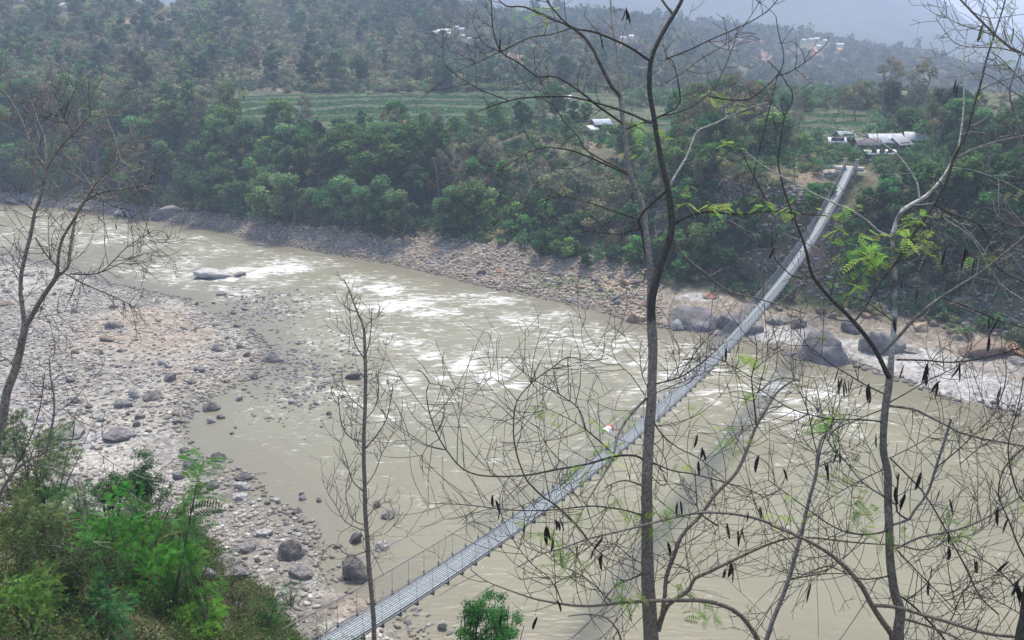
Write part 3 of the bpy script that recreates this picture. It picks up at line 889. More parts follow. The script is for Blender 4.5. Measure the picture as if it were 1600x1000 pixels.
PROTO = {}
G1c = (0.047, 0.100, 0.034); G2c = (0.062, 0.118, 0.036); G3c = (0.038, 0.074, 0.032); G4c = (0.078, 0.122, 0.048); G5c = (0.10, 0.095, 0.06); G6c = (0.115, 0.118, 0.062)
PROTO['dense'] = [make_tree(1, 8, 3.4, 3600, .24, G1c), make_tree(2, 9, 3.1, 3600, .24, G2c), make_tree(3, 7, 3.6, 3400, .26, G1c, cbase=.15), make_tree(4, 9.5, 3.0, 3400, .22, G3c)]
PROTO['light'] = [make_tree(5, 8, 3.2, 2200, .22, G4c, nblob=9), make_tree(6, 7, 3.2, 2400, .24, G2c, cbase=.12)]
PROTO['dry'] = [make_tree(7, 8, 2.6, 900, .18, G5c, nblob=9, bark=(.2, .18, .16)), make_tree(8, 9, 2.8, 1300, .2, G6c, nblob=10, bark=(.2, .18, .16))]
PROTO['shrub'] = [make_tree(11, 2.6, 1.8, 1300, .16, G1c, cbase=.1, nblob=9, trunk_r=.05), make_tree(12, 2.2, 2.0, 1300, .17, G2c, cbase=.08, nblob=9, trunk_r=.05), make_tree(13, 3.2, 1.6, 1200, .16, G3c, cbase=.1, nblob=9, trunk_r=.06)]
PROTO['dryshrub'] = [make_tree(14, 2.6, 1.9, 700, .13, G5c, cbase=.1, nblob=9, trunk_r=.05, bark=(.19, .165, .14)), make_tree(15, 2.2, 2.0, 900, .14, G6c, cbase=.1, nblob=9, trunk_r=.05, bark=(.19, .165, .14))]
PROTO['round'] = [make_tree(16, 7, 3.0, 5200, .2, (0.028, 0.058, 0.032), cbase=.08, nblob=14)]
USED = set()
PLACED = []


def place(kind, p, h, label, cat, group, name=None):
    lst = PROTO[kind]; i = rs.randint(len(lst)); proto = lst[i]
    key = (kind, i)
    nat = max(v.co.z for v in proto.children[1].data.vertices) if key not in NAT else NAT[key]
    NAT[key] = nat
    if key not in USED: o = proto; USED.add(key)
    else: o = copy_tree(proto)
    s = h / nat
    o.location = p; o.scale = (s * rs.uniform(.9, 1.25), s * rs.uniform(.9, 1.25), s); o.rotation_euler = (0, 0, rs.uniform(0, 6.28))
    o.name = name or ('shrub' if 'shrub' in kind else 'tree')
    if 'group' in o.keys(): del o['group']
    tag(o, label, cat, group)
    return o


NAT = {}


def grove(n, region, hts, kinds, label, cat, group, sep=(16, 9), top=None, name=None, cond=None):
    """region: function -> (px,py) of the foot; sep: minimum pixel spacing"""
    k = 0; tries = 0; mine = []
    while k < n and tries < n * 40:
        tries += 1
        px, py = region()
        if any(abs(px - q[0]) < sep[0] and abs(py - q[1]) < sep[1] for q in mine): continue
        h = hit(px, py, 30)
        if not h: continue
        p, Z = h
        if cond and not cond(p): continue
        cs, cl = corridor(p[0], p[1])
        if cs < BL_ + 7 and -4.2 < cl < 3.6: continue
        hh = rs.uniform(*hts)
        if top is not None:
            room = (py - np.interp(px, *top)) * Z / F / 0.97
            if room < hts[0] * .45: continue
            hh = min(hh, room)
        kd = kinds[rs.randint(len(kinds))]
        place(kd, p, hh, label[kd] if isinstance(label, dict) else label, cat, (group[kd] if isinstance(group, dict) else group), name)
        mine.append((px, py)); k += 1
    return mine


# riverside wood on the far bank
TOPW = ([150, 330, 400, 440, 480, 560, 640, 700, 780], [150, 150, 165, 185, 196, 200, 200, 196, 215])
W1 = {'dense': 'dense dark green tree in the riverside wood below the terraced fields', 'light': 'paler leafy tree in the riverside wood below the terraced fields', 'dry': 'half bare greyish tree in the riverside wood below the terraced fields'}
W1g = {k: k + ' trees of the riverside wood' for k in W1}
grove(24, seg([(200, 327), (330, 336), (450, 353), (600, 372), (700, 378), (745, 362)], (-10, 0)), (6, 9), ['dense', 'light', 'dense', 'light'], W1, 'tree', W1g, (18, 5), TOPW)
grove(44, seg([(200, 310), (330, 318), (450, 328), (600, 338), (740, 330)], (-90, -4)), (6.5, 10), ['dense', 'dense', 'light', 'light', 'dry'], W1, 'tree', W1g, (20, 10), TOPW)
W2 = {'dense': 'dense green tree on the wooded bank behind the leaning bare tree', 'light': 'pale green tree on the wooded bank behind the leaning bare tree', 'dry': 'bare twiggy tree on the wooded bank behind the leaning bare tree'}
W2g = {k: k + ' trees behind the leaning bare tree' for k in W2}
grove(46, seg([(-60, 306), (100, 312), (220, 318)], (-140, 0)), (6, 10), ['dense', 'dry', 'light', 'dense', 'dry'], W2, 'tree', W2g, (20, 10))
grove(10, seg([(200, 230), (280, 235), (370, 250)], (-80, 0)), (5, 8), ['dense', 'light', 'dry'], {'dense': 'dense green tree left of the terraced fields', 'light': 'pale green tree left of the terraced fields', 'dry': 'half bare tree left of the terraced fields'}, 'tree',
      {k: k + ' trees left of the terraces' for k in W1}, (22, 12))
WT = {'dense': 'small green tree along the lower edge of the terraced fields', 'light': 'small pale tree along the lower edge of the terraced fields', 'dry': 'small leafless tree along the lower edge of the terraced fields'}
grove(18, seg([(450, 206), (640, 206), (860, 208)], (-10, 6)), (2.5, 5.5), ['dense', 'light', 'dry', 'dense'], WT, 'tree', {k: k + ' trees on the lower terraces' for k in WT}, (16, 4))
# trees standing in and around the terraces
for px, py, h, kd, lb in [(435, 205, 6, 'dense', 'round dark green tree at the left end of the terraced fields'), (478, 205, 7, 'dry', 'lone leafless tree at the left end of the terraced fields'),
                          (868, 190, 7.5, 'dense', 'tall dark tree on the terraces left of the tin roofed hut'), (895, 200, 5, 'dense', 'dark bushy tree right behind the tin roofed hut'),
                          (915, 196, 4.5, 'dense', 'small dark tree touching the tin roofed hut'), (885, 215, 4, 'light', 'light green tree just below left of the tin roofed hut'),
                          (680, 210, 5, 'dry', 'leafless tree at the lower edge of the terraced fields'), (620, 207, 4.5, 'dry', 'reddish leafless tree at the lower edge of the terraces'),
                          (820, 205, 5, 'dense', 'dark tree at the right lower corner of the terraced fields'), (880, 140, 9, 'dense', 'large green tree behind the small white roofed shed'),
                          (640, 150, 3, 'dense', 'small round bush on the upper terraces'), (690, 140, 8, 'dense', 'dark green tree at the top edge of the terraced fields'), (700, 143, 7, 'round', 'rounded dark tree beside the top edge of the terraced fields'),
                          (565, 134, 8, 'dense', 'pair sized dark tree above the middle of the terraced fields'), (525, 140, 10, 'light', 'tall pale tree above the middle of the terraced fields')]:
    p, Z = hit(px, py, 30); place(kd, p, h, lb, 'tree', None)
# shrubs of the far slope
LS1 = {'shrub': 'green shrub on the far slope left of the bridge', 'dryshrub': 'dry brownish shrub on the far slope left of the bridge'}
grove(60, seg([(740, 348), (850, 398), (960, 424), (1050, 436), (1200, 440)], (-110, 0)), (1.8, 4.2), ['shrub', 'shrub', 'dryshrub'], LS1, 'shrub', {k: k + 's left of the bridge' for k in LS1}, (16, 8), name='shrub')
LS2 = {'shrub': 'green shrub on the far slope right of the bridge', 'dryshrub': 'dry brownish shrub on the far slope right of the bridge', 'dense': 'small dark tree on the far slope right of the bridge'}
grove(62, seg([(1250, 440), (1400, 462), (1600, 478)], (-170, 0)), (1.6, 4.0), ['shrub', 'shrub', 'dryshrub'], LS2, 'shrub', {k: k + 's right of the bridge' for k in LS2}, (16, 9), name='shrub', top=([1250, 1330, 1460, 1500, 1600], [262, 262, 262, 225, 225]))
grove(12, seg([(1470, 330), (1620, 350)], (-70, 0)), (4, 6.5), ['dense'], LS2, 'tree', {'dense': 'small dark trees right of the bridge'}, (20, 10))
LS3 = {'dense': 'dark leafy tree on the far slope behind the main trunk', 'light': 'light leafy tree on the far slope behind the main trunk', 'dry': 'half bare tree on the far slope behind the main trunk'}
grove(14, seg([(960, 290), (1220, 300)], (-50, 30)), (4, 6), ['dense', 'light', 'dry'], LS3, 'tree', {k: k + ' trees behind the main trunk' for k in LS3}, (22, 12))
# plateau trees at right
LS4 = {'dense': 'dark green tree on the plateau behind the tin roofed houses', 'dry': 'bare grey brown tree on the plateau behind the tin roofed houses', 'light': 'pale leafy tree on the plateau behind the tin roofed houses', 'round': 'very dark rounded tree on the plateau behind the tin roofed houses'}
LS4g = {k: k + ' trees on the plateau' for k in LS4}
TOPP = ([1040, 1150, 1220, 1290, 1340, 1420, 1480, 1600, 1650], [150, 120, 150, 150, 132, 132, 148, 150, 150])
grove(36, seg([(1050, 185), (1200, 185), (1330, 182), (1420, 182), (1640, 190)], (-30, 8)), (8, 13), ['dense', 'dry', 'dense', 'light', 'dry'], LS4, 'tree', LS4g, (16, 5), TOPP)
grove(22, seg([(1450, 228), (1640, 250)], (-34, 10)), (4, 8), ['dense', 'dense', 'light', 'dry'], LS4, 'tree', LS4g, (18, 8), ([1400, 1460, 1640], [180, 165, 165]))
grove(12, seg([(1060, 240), (1250, 240)], (-30, 10)), (4, 7), ['dense', 'dry', 'light'], LS4, 'tree', LS4g, (18, 8), ([1040, 1300], [165, 175]))
for px, py, h, kd, lb in [(1412, 217, 5.0, 'dense', 'bright round green tree growing beside the white tin roofs'), (1475, 205, 7.5, 'round', 'large dark rounded tree right of the white tin roofs'),
                          (1380, 182, 12, 'dry', 'tall bare grey tree, left one of the pair above the white roofs'), (1435, 190, 12, 'dry', 'tall bare grey tree, right one of the pair above the white roofs'),
                          (1085, 238, 11, 'dry', 'tall bare grey tree right of the main trunk, leftmost of three above the slope'), (1135, 246, 12.5, 'dry', 'tall bare grey tree right of the main trunk, middle of three above the slope'), (1185, 240, 11, 'dry', 'tall bare grey tree right of the main trunk, rightmost of three above the slope'),
                          (1272, 330, 3.2, 'shrub', 'round green shrub on bare earth left of the bridge end')]:
    p, Z = hit(px, py, 30); place(kd, p, h, lb, 'tree' if kd != 'shrub' else 'shrub', None, 'shrub' if kd == 'shrub' else None)
for px, py, h in [(845, 398, 3.4), (870, 402, 3.0), (915, 415, 2.6), (885, 405, 2.8)]:
    p, Z = hit(px, py, 30); place('shrub', p, h, 'dense green bush at the foot of the far slope above the gravel', 'bush', 'bushes at the foot of the far slope', 'bush')

# hill trees: small, one mesh each
HP = []
for k, (c, h, w) in enumerate([(G1c, 8, 3), (G3c, 9, 2.8), (G3c, 7, 3.2), (G5c, 8, 2.6), (G6c, 7, 2.6), (G2c, 9, 2.6)]):
    mb, V, Q, C = tree_parts(60 + k, h, w, 420 if k < 3 else 260, .48, c, nblob=9)
    Vt = np.concatenate(mb.v); Qt = np.concatenate(mb.q)
    VV = np.concatenate([V, Vt]); o = mk('hill_tree', VV, [Q, Qt + len(V)], M_LEAF, np.concatenate([C, np.concatenate(mb.c)]))
    HP.append(o.data); COL.objects.unlink(o); bpy.data.objects.remove(o)


def hill_trees(n, region, label, group, cols, sc=(.7, 1.2), top=None):
    k = 0; tries = 0
    while k < n and tries < n * 20:
        tries += 1
        px, py = region()
        if any(abs(px - q[0]) < 13 and -1 < py - q[1] < 18 for q in HOUSES): continue
        h = hit(px, py, 120)
        if not h: continue
        p, Z = h
        if fieldmask(np.array([p[0]]), np.array([p[1]]))[0] > .3: continue
        o = bpy.data.objects.new('hill_tree', HP[cols[rs.randint(len(cols))]]); COL.objects.link(o)
        s = rs.uniform(*sc); o.location = p; o.scale = (s * rs.uniform(.9, 1.2), s * rs.uniform(.9, 1.2), s); o.rotation_euler = (0, 0, rs.uniform(0, 6.28))
        tag(o, label, 'tree', group); k += 1


hill_trees(130, box_(-40, 720, 5, 145), 'small tree dotted on the scrubby hillside above the terraced fields', 'trees on the scrubby hillside', [0, 1, 2, 2, 3, 5], (.65, 1.5))
hill_trees(35, box_(560, 720, 0, 60), 'bluish dark tree near the top of the hillside by the upper hamlet', 'trees by the upper hamlet', [0, 1, 2], (.8, 1.3))
hill_trees(45, box_(720, 1000, 25, 140), 'tree on the hazy hillside behind the twin stems of the main tree', 'trees on the hazy hillside', [0, 1, 2, 3], (.7, 1.2))
hill_trees(60, seg([(720, 6), (955, 27), (1162, 46), (1278, 60), (1434, 80), (1600, 108)], (0, 9)), 'tiny tree on the crest of the hazy ridge', 'trees on the crest of the ridge', [0, 1, 2, 5], (.9, 1.6))


# scrub: nobody could count it
def bush_cloud(seed, n, w, h, size, colour):
    r = np.random.RandomState(seed)
    blobs = [[r.uniform(-.6, .6) * w, r.uniform(-.6, .6) * w, h * r.uniform(.25, .65), h * r.uniform(.25, .42)] for _ in range(5)]
    P, k = blob_points(blobs, n, r, .4)
    V, Q = leaf_quads(P, size, r, 0.2)
    C = np.array(colour)[None] * (r.uniform(.7, 1.3, 5)[k] * r.uniform(.75, 1.25, n))[:, None]
    return V, np.repeat(C, 4, 0)


def scrub(name, xy, protos, smin, smax, dark=None, tint=None):
    n = len(xy); z = height(xy[:, 0], xy[:, 1])
    sid = rs.randint(len(protos), size=n); Vs = []; Cs = []
    mott = fbm(xy[:, 0] / 22, xy[:, 1] / 22, 201)
    for k, (V, C) in enumerate(protos):
        ii = np.nonzero(sid == k)[0]; m = len(ii)
        if not m: continue
        s = rs.uniform(smin, smax, m); th = rs.uniform(0, 6.28, m)
        c, sn = np.cos(th)[:, None], np.sin(th)[:, None]
        x = (V[None, :, 0] * c - V[None, :, 1] * sn) * s[:, None] + xy[ii, 0][:, None]
        y = (V[None, :, 0] * sn + V[None, :, 1] * c) * s[:, None] + xy[ii, 1][:, None]
        zz = V[None, :, 2] * (s * rs.uniform(.7, 1.2, m))[:, None] + z[ii][:, None]
        f = (rs.uniform(.75, 1.25, m) * (0.75 + .5 * mott[ii]))[:, None, None]
        hue = (rs.rand(m, 1, 1) - .5) * .25
        Cs.append((C[None] * f * (1 + hue * np.array([1, 0, -.6]))).reshape(-1, 3)); Vs.append(np.stack([x, y, zz], -1).reshape(-1, 3))
    V = np.concatenate(Vs)
    o = mk(name, V, [np.arange(len(V)).reshape(-1, 4)], M_LEAF, np.concatenate(Cs))
    tag(o, kind='stuff')
    return o


OLIVE = (0.098, 0.112, 0.052); GREENS = (0.05, 0.095, 0.036); DRY = (0.135, 0.128, 0.070); DGREEN = (0.035, 0.065, 0.035)


def c_slope(x, y):
    d = sdist(x, y, FARP); a = x / y; r = np.hypot(x, y)
    b = np.interp(a, _ba, _bb)
    m = fbm(x / 6, y / 6, 211)
    bare = np.zeros(len(x))
    for (cx, cy, rt, rr, c, s) in PATCH:
        if c[0] > .2: bare = np.maximum(bare, s * np.exp(-((x - cx) ** 2 + (y - cy) ** 2) / (0.7 * (rt + rr)) ** 2))
    cs, cl = corridor(x, y)
    return ~((cs < BL_ + 6) & (np.abs(cl) < 3)) & (a > -0.7) & (a < 0.72) & (d > b * 0.78 + m * 3) & (r < 270) & (rs.rand(len(x)) < 1.0 - .85 * bare) & (fieldmask(x, y, a, r, d) < .4) & (rs.rand(len(x)) < .25 + 1.1 * m)


up_ = [bush_cloud(1, 110, 1.2, 1.5, .17, GREENS), bush_cloud(2, 110, 1.1, 1.3, .17, OLIVE), bush_cloud(3, 90, 1.3, 1.2, .16, DRY), bush_cloud(4, 110, 1.2, 1.7, .17, GREENS), bush_cloud(5, 110, 1.2, 1.6, .17, DGREEN)]
scrub('undergrowth', scatter(6200, -135, 100, 78, 262, c_slope), up_, .6, 1.7)


def c_field(x, y):
    return (fieldmask(x, y) > .5) & (np.abs(height(x, y) / TS % 1.0 - .5) > .45)


def c_hill(x, y):
    a = x / y; r = np.hypot(x, y); B = np.interp(a, _ha, _hB); D = np.interp(a, _ha, _hD)
    m = fbm(x / 30, y / 30, 221)
    bare = np.zeros(len(x))
    for (cx, cy, rt, rr, c, s) in PATCH:
        if c[0] > .2 and cy > 200:
            dv = np.array([cx, cy]) / math.hypot(cx, cy)
            ex = (x - cx) * dv[0] + (y - cy) * dv[1]; et = -(x - cx) * dv[1] + (y - cy) * dv[0]
            bare = np.maximum(bare, s * np.exp(-((ex / rr) ** 2 + (et / rt) ** 2) * .7))
    return ~house_clear(x, y, height(x, y)) & (a > -.68) & (a < .1) & (r > B - 20) & (r < D + 12) & (fieldmask(x, y) < .3) & (rs.rand(len(x)) < .35 + m) & (rs.rand(len(x)) < 1 - .8 * bare)


hp_ = [bush_cloud(21, 60, 2.0, 2.6, .42, OLIVE), bush_cloud(22, 60, 2.2, 2.6, .42, (0.075, .08, .05)), bush_cloud(23, 50, 2.0, 2.2, .4, DRY), bush_cloud(24, 60, 2.2, 3.2, .45, (.05, .078, .042)), bush_cloud(25, 60, 2.0, 2.2, .42, (.10, .105, .06))]
scrub('hillside_scrub', scatter(10500, -330, 60, 200, 540, c_hill), hp_, .5, 1.3)


def c_ridge(x, y):
    a = x / y; r = np.hypot(x, y); B = np.interp(a, _ha, _hB); D = np.interp(a, _ha, _hD)
    m = fbm(x / 60, y / 60, 231)
    bare = np.zeros(len(x))
    for (cx, cy, rt, rr, c, s) in PATCH:
        if c[0] > .2 and cy > 300:
            dv = np.array([cx, cy]) / math.hypot(cx, cy)
            ex = (x - cx) * dv[0] + (y - cy) * dv[1]; et = -(x - cx) * dv[1] + (y - cy) * dv[0]
            bare = np.maximum(bare, s * np.exp(-((ex / rr) ** 2 + (et / rt) ** 2) * .6))
    return ~house_clear(x, y, height(x, y)) & (a > -.1) & (a < .72) & (r > B - 30) & (r < D + 15) & (rs.rand(len(x)) < .3 + 1.2 * m) & (rs.rand(len(x)) < 1 - .9 * bare)


rp_ = [bush_cloud(31, 40, 3.5, 5, .95, (.05, .075, .04)), bush_cloud(32, 40, 3.2, 5, .95, OLIVE), bush_cloud(33, 40, 3.4, 4, .9, (.11, .10, .07)), bush_cloud(34, 40, 3, 6, .95, DGREEN)]
scrub('far_wood', scatter(5500, -80, 650, 260, 900, c_ridge), rp_, .6, 1.25)
# crops standing on the terraces
cp_ = [bush_cloud(41, 16, 1.2, .4, .2, (.03, .075, .03)), bush_cloud(42, 16, 1.2, .4, .2, (.025, .062, .03)), bush_cloud(43, 12, 1.2, .4, .2, (.05, .08, .035))]
scrub('field_crops', scatter(5000, -90, 100, 150, 262, c_field), cp_, .6, 1.1)

# ------------------------------------------------------------------ footbridge
BW = 0.5
GALV = (0.33, 0.355, 0.36); STEEL = (0.16, 0.165, 0.175)
bridge = empty('footbridge', tuple(bpt([S1])[0]), 0, 'long steel cable suspension footbridge with a grey walkway crossing the river', 'footbridge')


def bparent(o):
    o.parent = bridge; o.location = -bridge.location
    return o


def deck():
    mb = MB(); ss = np.arange(S0, S1, 0.55)
    nb = 8; wbar = 2 * BW / nb
    for k in range(nb):
        o0 = -BW + k * wbar + .012; o1 = o0 + wbar - .03
        a = bpt(ss, o0); b = bpt(ss, o1)
        n = len(ss); V = np.concatenate([a, b, a - [0, 0, .03], b - [0, 0, .03]])
        i = np.arange(n - 1)
        Q = np.concatenate([np.stack([i, i + n, i + n + 1, i + 1], 1), np.stack([i + n, i + 3 * n, i + 3 * n + 1, i + n + 1], 1), np.stack([i + 2 * n, i, i + 1, i + 2 * n + 1], 1),
                            np.stack([i + 3 * n, i + 2 * n, i + 2 * n + 1, i + 3 * n + 1], 1)])
        c = np.array(GALV) * rs.uniform(.9, 1.1)
        cc = np.tile(c, (4 * n, 1)) * (0.88 + 0.24 * np.tile(vnoise(ss / 2.0, ss * 0 + k, 5), 4))[:, None]
        mb.add(V, Q, c=cc)
    for s in np.arange(S0 + .3, S1, 0.33):            # thin cross flats of the grating
        p = bpt([s, s], [-BW, BW], .004); mb.tube(p, .009, 4, np.array(GALV) * .75)
    return bparent(mb.build('deck', M_METAL))


deck()
nbm = 98
bm_s = np.linspace(S0 + .4, S1 - .5, nbm)
hdg = math.atan2(bh[1], bh[0])
mbx = MB(); mbx.box(-.045, .045, -BW - .24, BW + .24, -.14, -.04, STEEL); mbx.box(-.03, .03, -BW - .24, -BW - .18, -.04, .10, STEEL); mbx.box(-.03, .03, BW + .18, BW + .24, -.04, .10, STEEL)
for sd in (-1, 1): mbx.tube(np.array([[0, sd * (BW + .2), -.05], [0, sd * (BW + .16), 1.22]]), .009, 4, STEEL)
cb0 = mbx.build('hanger_frame', M_CABLE)
for k, s in enumerate(bm_s):
    o = cb0 if k == 0 else cb0.copy()
    if k: COL.objects.link(o)
    o.parent = bridge; p = bpt([s])[0]
    o.location = p - np.array(bridge.location); o.rotation_euler = (0, 0, hdg)
ss = np.arange(S0, S1 + .2, 1.0)
for sd in (-1, 1):
    mb = MB(); mb.tube(bpt(ss, sd * (BW + .06), -.06), .045, 6, STEEL); mb.tube(bpt(ss, sd * (BW - .06), -.08), .04, 6, STEEL); bparent(mb.build('main_cable', M_CABLE))
    mb = MB(); mb.tube(bpt(ss, sd * (BW + .16), 1.22), .024, 6, STEEL); bparent(mb.build('handrail_cable', M_CABLE))
    mb = MB()
    for u in (.3, .6, .9): mb.tube(bpt(ss, sd * (BW + .17), u), .0035, 3, (.3, .31, .32))
    for s in np.arange(S0, S1, .13):
        q = bpt([s, s + .5], sd * (BW + .17), np.array([0, 1.2])); mb.tube(q, .0026 + .0018 * float(sstep(25, 60, s)), 3, (.3, .31, .32))
        q = bpt([s + .5, s], sd * (BW + .17), np.array([0, 1.2])); mb.tube(q, .0026 + .0018 * float(sstep(25, 60, s)), 3, (.3, .31, .32))
    bparent(mb.build('wire_mesh', M_CABLE))
# wind guy on the upstream side with its ties
wg = [(430, 938, -5.0), (480, 912, -4.5), (560, 874, -3.9), (640, 837, -3.2), (674, 818, -3.0), (729, 789, -2.6), (784, 760, -2.2), (850, 722, -1.8), (910, 688, -1.4), (970, 648, -1.0), (1030, 600, -.8)]
wp = np.array([on_plane(x, y, o) for x, y, o in wg])
mb = MB(); mb.tube(wp, .018, 6, STEEL); bparent(mb.build('wind_cable', M_CABLE))
for k in range(1, 8):
    s = ((wp[k, :2] - BA[:2]) @ bh) + 3.2
    mb = MB(); mb.tube(np.array([wp[k], bpt([s], -BW - .1, -.05)[0]]), .006, 4, STEEL); bparent(mb.build('wind_tie', M_CABLE))
# anchor pillars and landing at the far end
PM = np.eye(4); PM[:2, 0] = bh; PM[:2, 1] = -bn; PM[:3, 3] = bpt([BL_])[0]
for sd in (-1, 1):
    mb = MB(); mb.box(-.22, .22, sd * 0.82 - .2, sd * 0.82 + .2, -2.5, 1.2, (.30, .25, .22), PM); mb.box(-.27, .27, sd * .82 - .25, sd * .82 + .25, 1.2, 1.3, (.33, .29, .26), PM)
    bparent(mb.build('pillar', M_WALL))
mb = MB(); mb.box(.25, 1.9, -1.7, 2.1, -.5, .02, (.40, .375, .34), PM); bparent(mb.build('landing', M_WALL))
ab = MB(); AM = PM.copy(); AM[:3, 3] = bpt([S0])[0]
ab.box(-2.2, .2, -1.4, 1.4, -3, -.2, (.36, .34, .32), AM); bparent(ab.build('anchor_block', M_WALL))


def cloth():
    base = on_plane(948, 690, -BW - .2); s = (base[:2] - BA[:2]) @ bh
    n = 9; mb = MB()
    for k, (c, s0, s1, z0) in enumerate([((.8, .79, .77), s - .45, s + .25, 1.0), ((.55, .09, .08), s + .27, s + .48, .98)]):
        V = []
        for i in range(n):
            for j in range(5):
                t = i / (n - 1); u = j / 4
                off, up = [(-.24, -.32), (-.17, .02), (0, .07), (.17, .0), (.22, -.25)][j]
                p = bpt([s0 + (s1 - s0) * t], -BW - .17 + off * (1 + .2 * math.sin(t * 9)), 1.24 + up * (1 + .25 * math.sin(t * 7 + k)))[0]
                V.append(p)
        V = np.array(V); V2 = V + np.array([*(-bn * .02), 0])
        i = np.arange(n - 1)[:, None] * 5; j = np.arange(4)[None]
        Q = np.stack([i + j, i + j + 1, i + 5 + j + 1, i + 5 + j], -1).reshape(-1, 4)
        mb.add(np.concatenate([V, V2]), np.concatenate([Q, Q[:, ::-1] + len(V)]), c=c)
    tag(mb.build('cloth', M_CLOTH), 'white cloth with a red end hanging on the bridge handrail left of the main trunk', 'cloth')


cloth()

# ------------------------------------------------------------------ houses
def house(p, w, d, h, rh, rz, wall, roof, label, group=None, posts=False, openings=True, name='house', cat='house'):
    r = empty(name, tuple(p), rz, label, cat, group)
    w2, d2 = w / 2, d / 2
    if posts:
        for sx in (-1, 0, 1):
            for sy in (-1, 1):
                mb = MB(); mb.box(sx * (w2 - .1) - .06, sx * (w2 - .1) + .06, sy * (d2 - .1) - .06, sy * (d2 - .1) + .06, -.6, h, (.16, .13, .11)); mb.build('post', M_WALL, r)
        mb = MB(); mb.box(-w2 + .2, w2 - .2, d2 - .3, d2 - .22, -.5, h * .75, wall); mb.build('wall', M_WALL, r)
    else:
        mb = MB(); mb.box(-w2, w2, -d2, d2, -1.2, h, wall)
        for sx in (-1, 1):
            V = np.array([[sx * w2, -d2, h], [sx * w2, d2, h], [sx * w2, 0, h + rh * .92]]); mb.add(V, T=[[0, 1, 2]], c=wall)
        mb.build('wall', M_WALL, r)
        if openings:
            mb = MB(); mb.box(-.45, .45, -d2 - .05, -d2 + .02, -.2, 1.8, (.1, .075, .06)); mb.build('door', M_WALL, r)
            for sx in (-1, 1):
                mb = MB(); mb.box(sx * w2 * .6 - .4, sx * w2 * .6 + .4, -d2 - .04, -d2 + .02, .9, 1.8, (.07, .06, .055)); mb.build('window', M_WALL, r)
    mb = MB(); o = .45; t = .05
    n = max(int(w / .35), 6)
    xs = np.linspace(-w2 - o, w2 + o, n * 2 + 1)
    for sy in (-1, 1):
        V = []
        for i, x in enumerate(xs):
            rip = .035 * (i % 2)
            V += [[x, sy * (d2 + o), h - .22 + rip], [x, 0, h + rh + rip], [x, sy * (d2 + o), h - .22 + rip - t], [x, 0, h + rh + rip - t]]
        V = np.array(V); i = np.arange(len(xs) - 1) * 4
        Q = np.concatenate([np.stack([i, i + 4, i + 5, i + 1], 1), np.stack([i + 2, i + 3, i + 7, i + 6], 1), np.stack([i, i + 2, i + 6, i + 4], 1)])
        c = np.array(roof)[None] * np.repeat(rs.uniform(.82, 1.1, len(xs)), 4)[:, None]
        mb.add(V, Q, c=c)
    mb.build('roof', M_TIN, r)
    return r


def ghit(px, py): return hit(px, py, 30)[0]


WH = (.56, .56, .55); GR = (.42, .42, .43); WALLC = (.34, .30, .27)
house(ghit(938, 207) + [0, 0, .2], 3.0, 2.4, 1.7, .75, .35, (.2, .17, .14), (.46, .47, .5), 'open hut with a grey white tin roof at the corner of the terraced fields', posts=True, name='hut', cat='hut')
hp = ghit(930, 208)
ln = empty('lean_to', tuple(hp + [-.6, -1.5, .1]), .35, 'low lean-to with a slanting tin roof in front of the open hut', 'lean-to')
mb = MB(); V = np.array([[-1.1, -1.2, .75], [1.0, -1.2, .75], [1.0, .9, 1.5], [-1.1, .9, 1.5]]); V = np.concatenate([V, V - [0, 0, .06]])
mb.add(V, [[0, 1, 2, 3], [7, 6, 5, 4], [0, 4, 5, 1], [1, 5, 6, 2], [2, 6, 7, 3], [3, 7, 4, 0]], c=(.5, .51, .54)); mb.build('roof', M_TIN, ln)
for x, y in ((-1, -1.1), (.9, -1.1), (-1, .8), (.9, .8)):
    mb = MB(); mb.box(x - .05, x + .05, y - .05, y + .05, -.5, .75 if y < 0 else 1.42, (.16, .13, .1)); mb.build('post', M_WALL, ln)
house(ghit(882, 163), 2.6, 2.0, 1.7, .6, .1, (.2, .18, .15), (.6, .61, .62), 'small shed with a white tin roof among the terraced fields', posts=True, name='shed', cat='shed')
house(ghit(1378, 236), 5.4, 3.4, 1.8, 1.1, .12, (.27, .24, .22), WH, 'long house with a bright white tin roof behind the bridge end')
house(ghit(1428, 231), 3.0, 2.8, 1.7, 1.0, -.25, (.25, .22, .2), WH, 'house with a bright white tin roof right of the long house, by the round tree')
house(ghit(1402, 238), 2.6, 2.6, 1.6, .9, 0.5, (.25, .22, .2), (.43, .40, .37), 'small house with a dull grey roof turned its gable out, between two white roofed houses')
house(ghit(1372, 249), 4.4, 2.0, 1.2, .35, .06, (.30, .28, .27), (.62, .60, .57), 'low grey shed with a pale flat roof just right of the bridge end', name='shed', cat='shed')
house(ghit(1352, 240), 3.4, 2.8, 1.8, .8, .0, (.24, .2, .19), (.2, .17, .16), 'dark thatched hut between the white roofs and the bridge end', name='hut', cat='hut')
house(ghit(1318, 224), 2.6, 2.2, 1.4, .8, .3, (.36, .34, .32), (.42, .43, .42), 'weathered grey roofed hut at the left end of the roofs behind the bridge', name='hut', cat='hut')
house(ghit(1306, 230), 2.2, 2.0, 1.2, .5, -.2, (.4, .38, .36), (.55, .55, .54), 'small pale shed at the far left of the roofs behind the bridge', name='shed', cat='shed')
